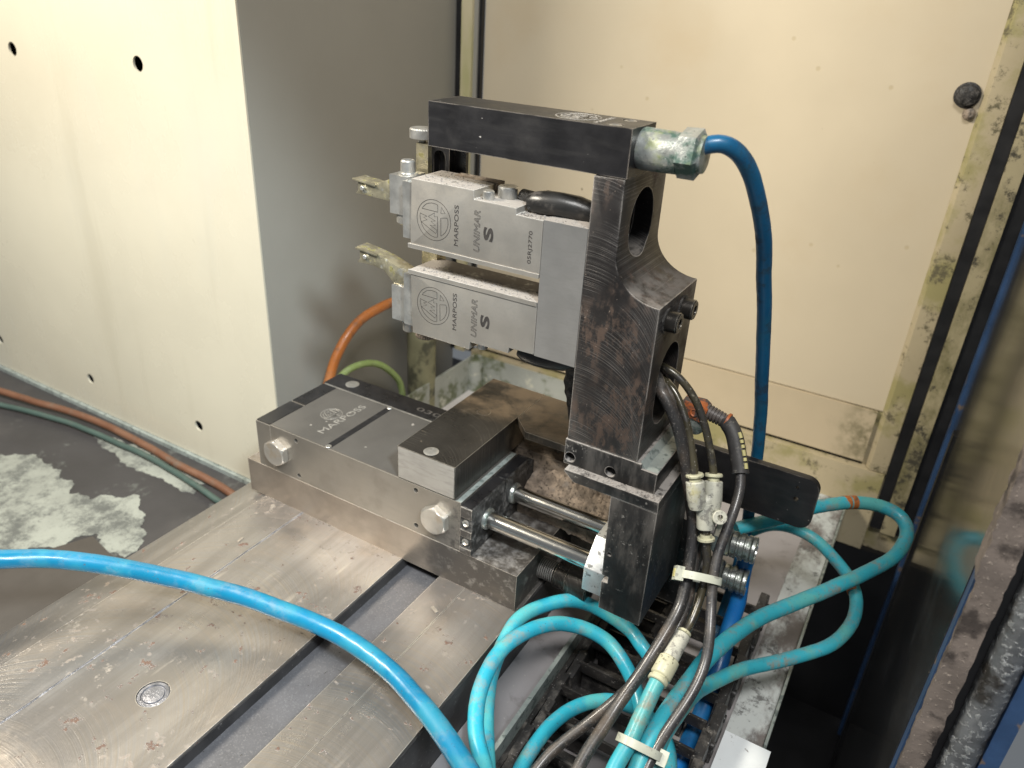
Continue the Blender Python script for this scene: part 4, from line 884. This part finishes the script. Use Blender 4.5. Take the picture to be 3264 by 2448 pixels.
# inline reducer
rc = thing('inline_reducer', 'speckled grey and ivory tube reducer above the cyan bundle', 'connector', (117, -25, 8))
a, b = Vector((118.7, -8.4, 22.8)), Vector((115.7, -42.3, 9.6)); d = (b - a).normalized()
part('small_ring', lathe([(0, 2.6), (0, 3.9), (.4, 4.3), (1.4, 4.3), (1.8, 3.9)], a - d * .4, d, 26), 'ring', rc)
part('small_body', lathe([(0, 4.0), (.5, 4.6), (17, 4.9), (17.5, 4.9)], a + d * 1.8, d, 30), 'push', rc)
part('large_body', lathe([(0, 5.2), (.8, 6.1), (11.5, 6.2), (12.2, 5.8), (12.6, 5.0), (13.4, 5.0)], a + d * 19.1, d, 32), 'ring', rc)
part('large_ring', lathe([(0, 5.2), (.4, 6.0), (2.4, 6.0), (2.9, 5.4), (2.9, 4.4)], a + d * 32.6, d, 30), 'ring', rc)

# cable ties
def tie(label, ctr, ax1, ax2, r1, r2, head_at, wdir, width=4.6):
    t = thing('cable_tie', label, 'cable tie', ctr, 'nylon cable ties')
    ctr = Vector(ctr); ax1 = Vector(ax1).normalized(); wd = Vector(wdir).normalized()
    ax2 = wd.cross(ax1).normalized(); bm = bmesh.new(); n = 48; R = []
    for i in range(n):
        q = 2 * math.pi * i / n
        ca, sa = math.cos(q), math.sin(q)
        ca = math.copysign(abs(ca) ** .7, ca); sa = math.copysign(abs(sa) ** .7, sa)
        c = ctr + ax1 * (r1 * ca) + ax2 * (r2 * sa); o = (c - ctr).normalized()
        R.append([bm.verts.new(c + o * k * .65 + wd * w_) for k, w_ in ((0, -width / 2), (1, -width / 2), (1, width / 2), (0, width / 2))])
    for i in range(n):
        A, Bq = R[i], R[(i + 1) % n]
        for k in range(4): bm.faces.new((A[k], A[(k + 1) % 4], Bq[(k + 1) % 4], Bq[k]))
    bmesh.ops.recalc_face_normals(bm, faces=bm.faces)
    part('strap', bm, 'tie', t)
    q = math.radians(head_at); h = ctr + ax1 * (r1 * math.cos(q)) + ax2 * (r2 * math.sin(q)); o = (h - ctr).normalized()
    hb = box(-3.6, 3.6, -4.2, 4.2, -2.4, 2.6, 1.2, 3)
    m3 = Matrix((o.cross(wd), wd, o)).transposed()
    for v in hb.verts: v.co = h + o * 1.2 + m3 @ v.co
    hd = part('head', hb, 'tie', t)
    sb = box(-1.6, 1.6, -2.4, 2.4, 0, .5, .2)
    for v in sb.verts: v.co = h + o * 3.7 + m3 @ v.co
    part('slot', sb, 'yellow', hd)
    return t, h, o
wd1 = Vector((0.18, -0.72, -0.75)).normalized()
tie('pale nylon tie with square head round the dark cables below the Y connector', (117.5, 10.8, 49.5), RT + DN * .22, None, 12.0, 6.6, 180, wd1)
t1 = [o for o in bpy.data.objects if o.name.startswith('cable_tie')][0]
wd2 = Vector((0.0, -0.80, -0.60)).normalized()
tie('pale nylon tie cinching the cyan hose bundle at the bottom edge', (118.8, -67.5, -13.5), RT + DN * .5, None, 12.4, 9.2, 20, wd2)

# orange tape bands on the cyan loops
for p, dd, rr, nm in (((181.5, 215.3, 8.0), (22, 17, 0), 5.5, 'orange rusty band on the upper cyan loop'), ((201.5, 174, -39.3), (8, -20, -4), 5.1, 'orange rusty band on the lower cyan loop')):
    d = Vector(dd).normalized(); q = Vector(p)
    k = thing('hose_band', nm, 'band', q, 'orange bands on the cyan hoses')
    for j in (-5.2, 0.4):
        part('ring', lathe([(0, rr - .35), (.4, rr), (4.2, rr), (4.6, rr - .35)], q + d * j, d, 24, caps=False), 'orange_band', k)

# threaded fittings behind the arm
for i, (c, z, lb) in enumerate((((118, 100, 15), 0, 'upper threaded nickel fitting behind the dark cables'), ((117, 103, -17), 0, 'lower threaded nickel fitting behind the dark cables'))):
    f = thing('hose_fitting', lb, 'fitting', c, 'threaded fittings behind the arm')
    part('hex', lathe([(0, 10.5), (.8, 11.4), (11, 11.4), (12, 10.4)], (c[0] - 13, c[1], c[2]), (1, 0.05, 0.05), 6, phase=.3), 'fitting', f, ang=20)
    part('thread', lathe([(0, 7.6), (1, 9.4), (4.2, 9.6), (4.8, 8.2), (6.0, 8.2), (6.6, 9.7), (9.4, 9.7), (10, 8.4), (11, 8.4), (11.5, 9.6), (13.8, 9.5), (14.6, 8.4)], (c[0] - 1, c[1], c[2]), (1, .05, .05), 28), 'fitting', f)
    part('rim', lathe([(0, 9.0), (.5, 9.7), (2.5, 9.7), (3, 9), (3, 6.8), (1, 6.6), (1, .1)], (c[0] + 13.6, c[1] + .7, c[2] + .7), (1, .05, .05), 28), 'fitting', f)
    part('elbow', cyl((c[0] - 40, c[1] - 2, c[2] - 2), (c[0] - 12, c[1], c[2]), 8, 22), 'arm', f)
solo('manifold', box(70, 100, 80, 122, -40, 36, 1.5), 'arm', 'black block behind the arm that carries the threaded fittings', 'block')

# far cables
tube('orange_cable', [(-284, 297, 40), (-285.0, 293.4, 48), (-288.0, 262.0, 56.8), (-292.0, 236.4, 56.9), (-296.0, 214.7, 55.0), (-300.0, 193.7, 48.6), (-302.0, 175.9, 37.3), (-304.0, 161.9, 22.0), (-305.0, 151.7, 4.8), (-306.0, 143.2, -21.1), (-307, 135, -70), (-310, 120, -122)],
     5.0, 'orange_far', 'bright orange cable arching behind the lower measuring head', 'cable')
tube('green_cable', [(-304, 140, -50), (-302.0, 151.9, -13.8), (-300.0, 163.3, -1.3), (-298.0, 182.0, 1.6), (-296.0, 203.8, -3.4), (-294.0, 223.5, -15.7), (-293.0, 239.5, -33.3), (-293.0, 248.3, -48.8), (-293.0, 252, -70), (-293, 253, -118)],
     3.6, 'green_far', 'pale green cable arching behind the slide unit', 'cable')
tube('orange_cable', [(-900, 20, -112), (-813.2, 40.3, -114.0), (-756.7, 49.8, -116.0), (-697.2, 60.3, -117.0), (-643.7, 70.2, -118.0), (-587.8, 74.7, -119.0), (-520.3, 73.9, -120.0), (-456.2, 69.0, -120.0), (-401.6, 67.7, -120.0), (-350, 62, -120.0), (-290, 55, -120)],
     4.2, 'orange_shaded', 'brown orange cable on the floor along the bottom of the cream cover', 'cable')
tube('green_cable', [(-900, -20, -118), (-774.9, 17.7, -119.0), (-735.4, 33.4, -120.0), (-685.3, 46.0, -120.0), (-635.6, 54.6, -120.0), (-593.9, 58, -120.0), (-545.1, 60, -120.0), (-500, 61, -120.0), (-447.6, 57.8, -120.0), (-380, 50, -120), (-300, 40, -120)],
     3.2, 'green_shaded', 'grey green cable on the floor beside the brown orange cable', 'cable')

# ================================================================== CABLE CHAIN
ch = thing('cable_chain', 'black plastic energy chain full of dirt beside the machine table', 'cable chain', (85, 0, -106))
part('guide_strip', box(31.2, 34.2, -420, 175, -100, -66.5, 0.4), 'galv', ch)
part('guide_foot', box(34.4, 38, -420, 170, -102.8, -80, 0.4), 'chain', ch)
crnd = random.Random(3)
for k in range(-8, 7):
    y = -5.7 + k * 25.5
    for x0, x1, off in ((39, 45, 0), (139, 146, 10)):
        yy = y + off
        l_ = prism([(yy - 15, -101), (yy - 17, -92), (yy - 14, -74), (yy + 11, -71), (yy + 15, -78), (yy + 14, -101)], 'x', x0 + (k % 2) * 2.0, x1 + (k % 2) * 2.0, 0.8)
        sd = part('side_link', l_, 'chain', ch)
        part('link_pin', cyl((x0 - 1.5 if x0 < 60 else x1 + 3, yy + 11, -84), (x0 + 1 if x0 < 60 else x1, yy + 11, -84), 3, 12), 'chain', sd)
    tl = crnd.uniform(-.8, .8)
    part('cross_bar', prism([(y - 1.4, -79), (y + 1.4, -79), (y + 1.0, -71 + tl), (y - 1.0, -71 + tl)], 'x', 44, 140, 0.4), 'chain', ch)
    part('lower_plate', box(46 + crnd.uniform(0, 4), 72 + crnd.uniform(-4, 8), y + 3, y + 15.5, -99, -84 + tl, 0.8), 'chain', ch)
    if k % 2: part('lower_plate', box(92 + crnd.uniform(0, 6), 124, y + 4, y + 18, -100, -88 + tl, 0.8), 'chain', ch)
    part('divider', box(76, 78.5, y - 11, y + 12, -101, -80, 0.4), 'chain', ch)
solo('white_label_plate', box(150.5, 182, -200, 42, -99.8, -95, 0.6), 'white', 'white plate on the ledge right of the cable chain at the bottom', 'plate')
solo('ledge_lip', box(176.5, 178.5, 44, 390, -118, -92, 0.4), 'galv', 'pale metal lip along the edge of the stained ledge over the dark sump', 'lip')
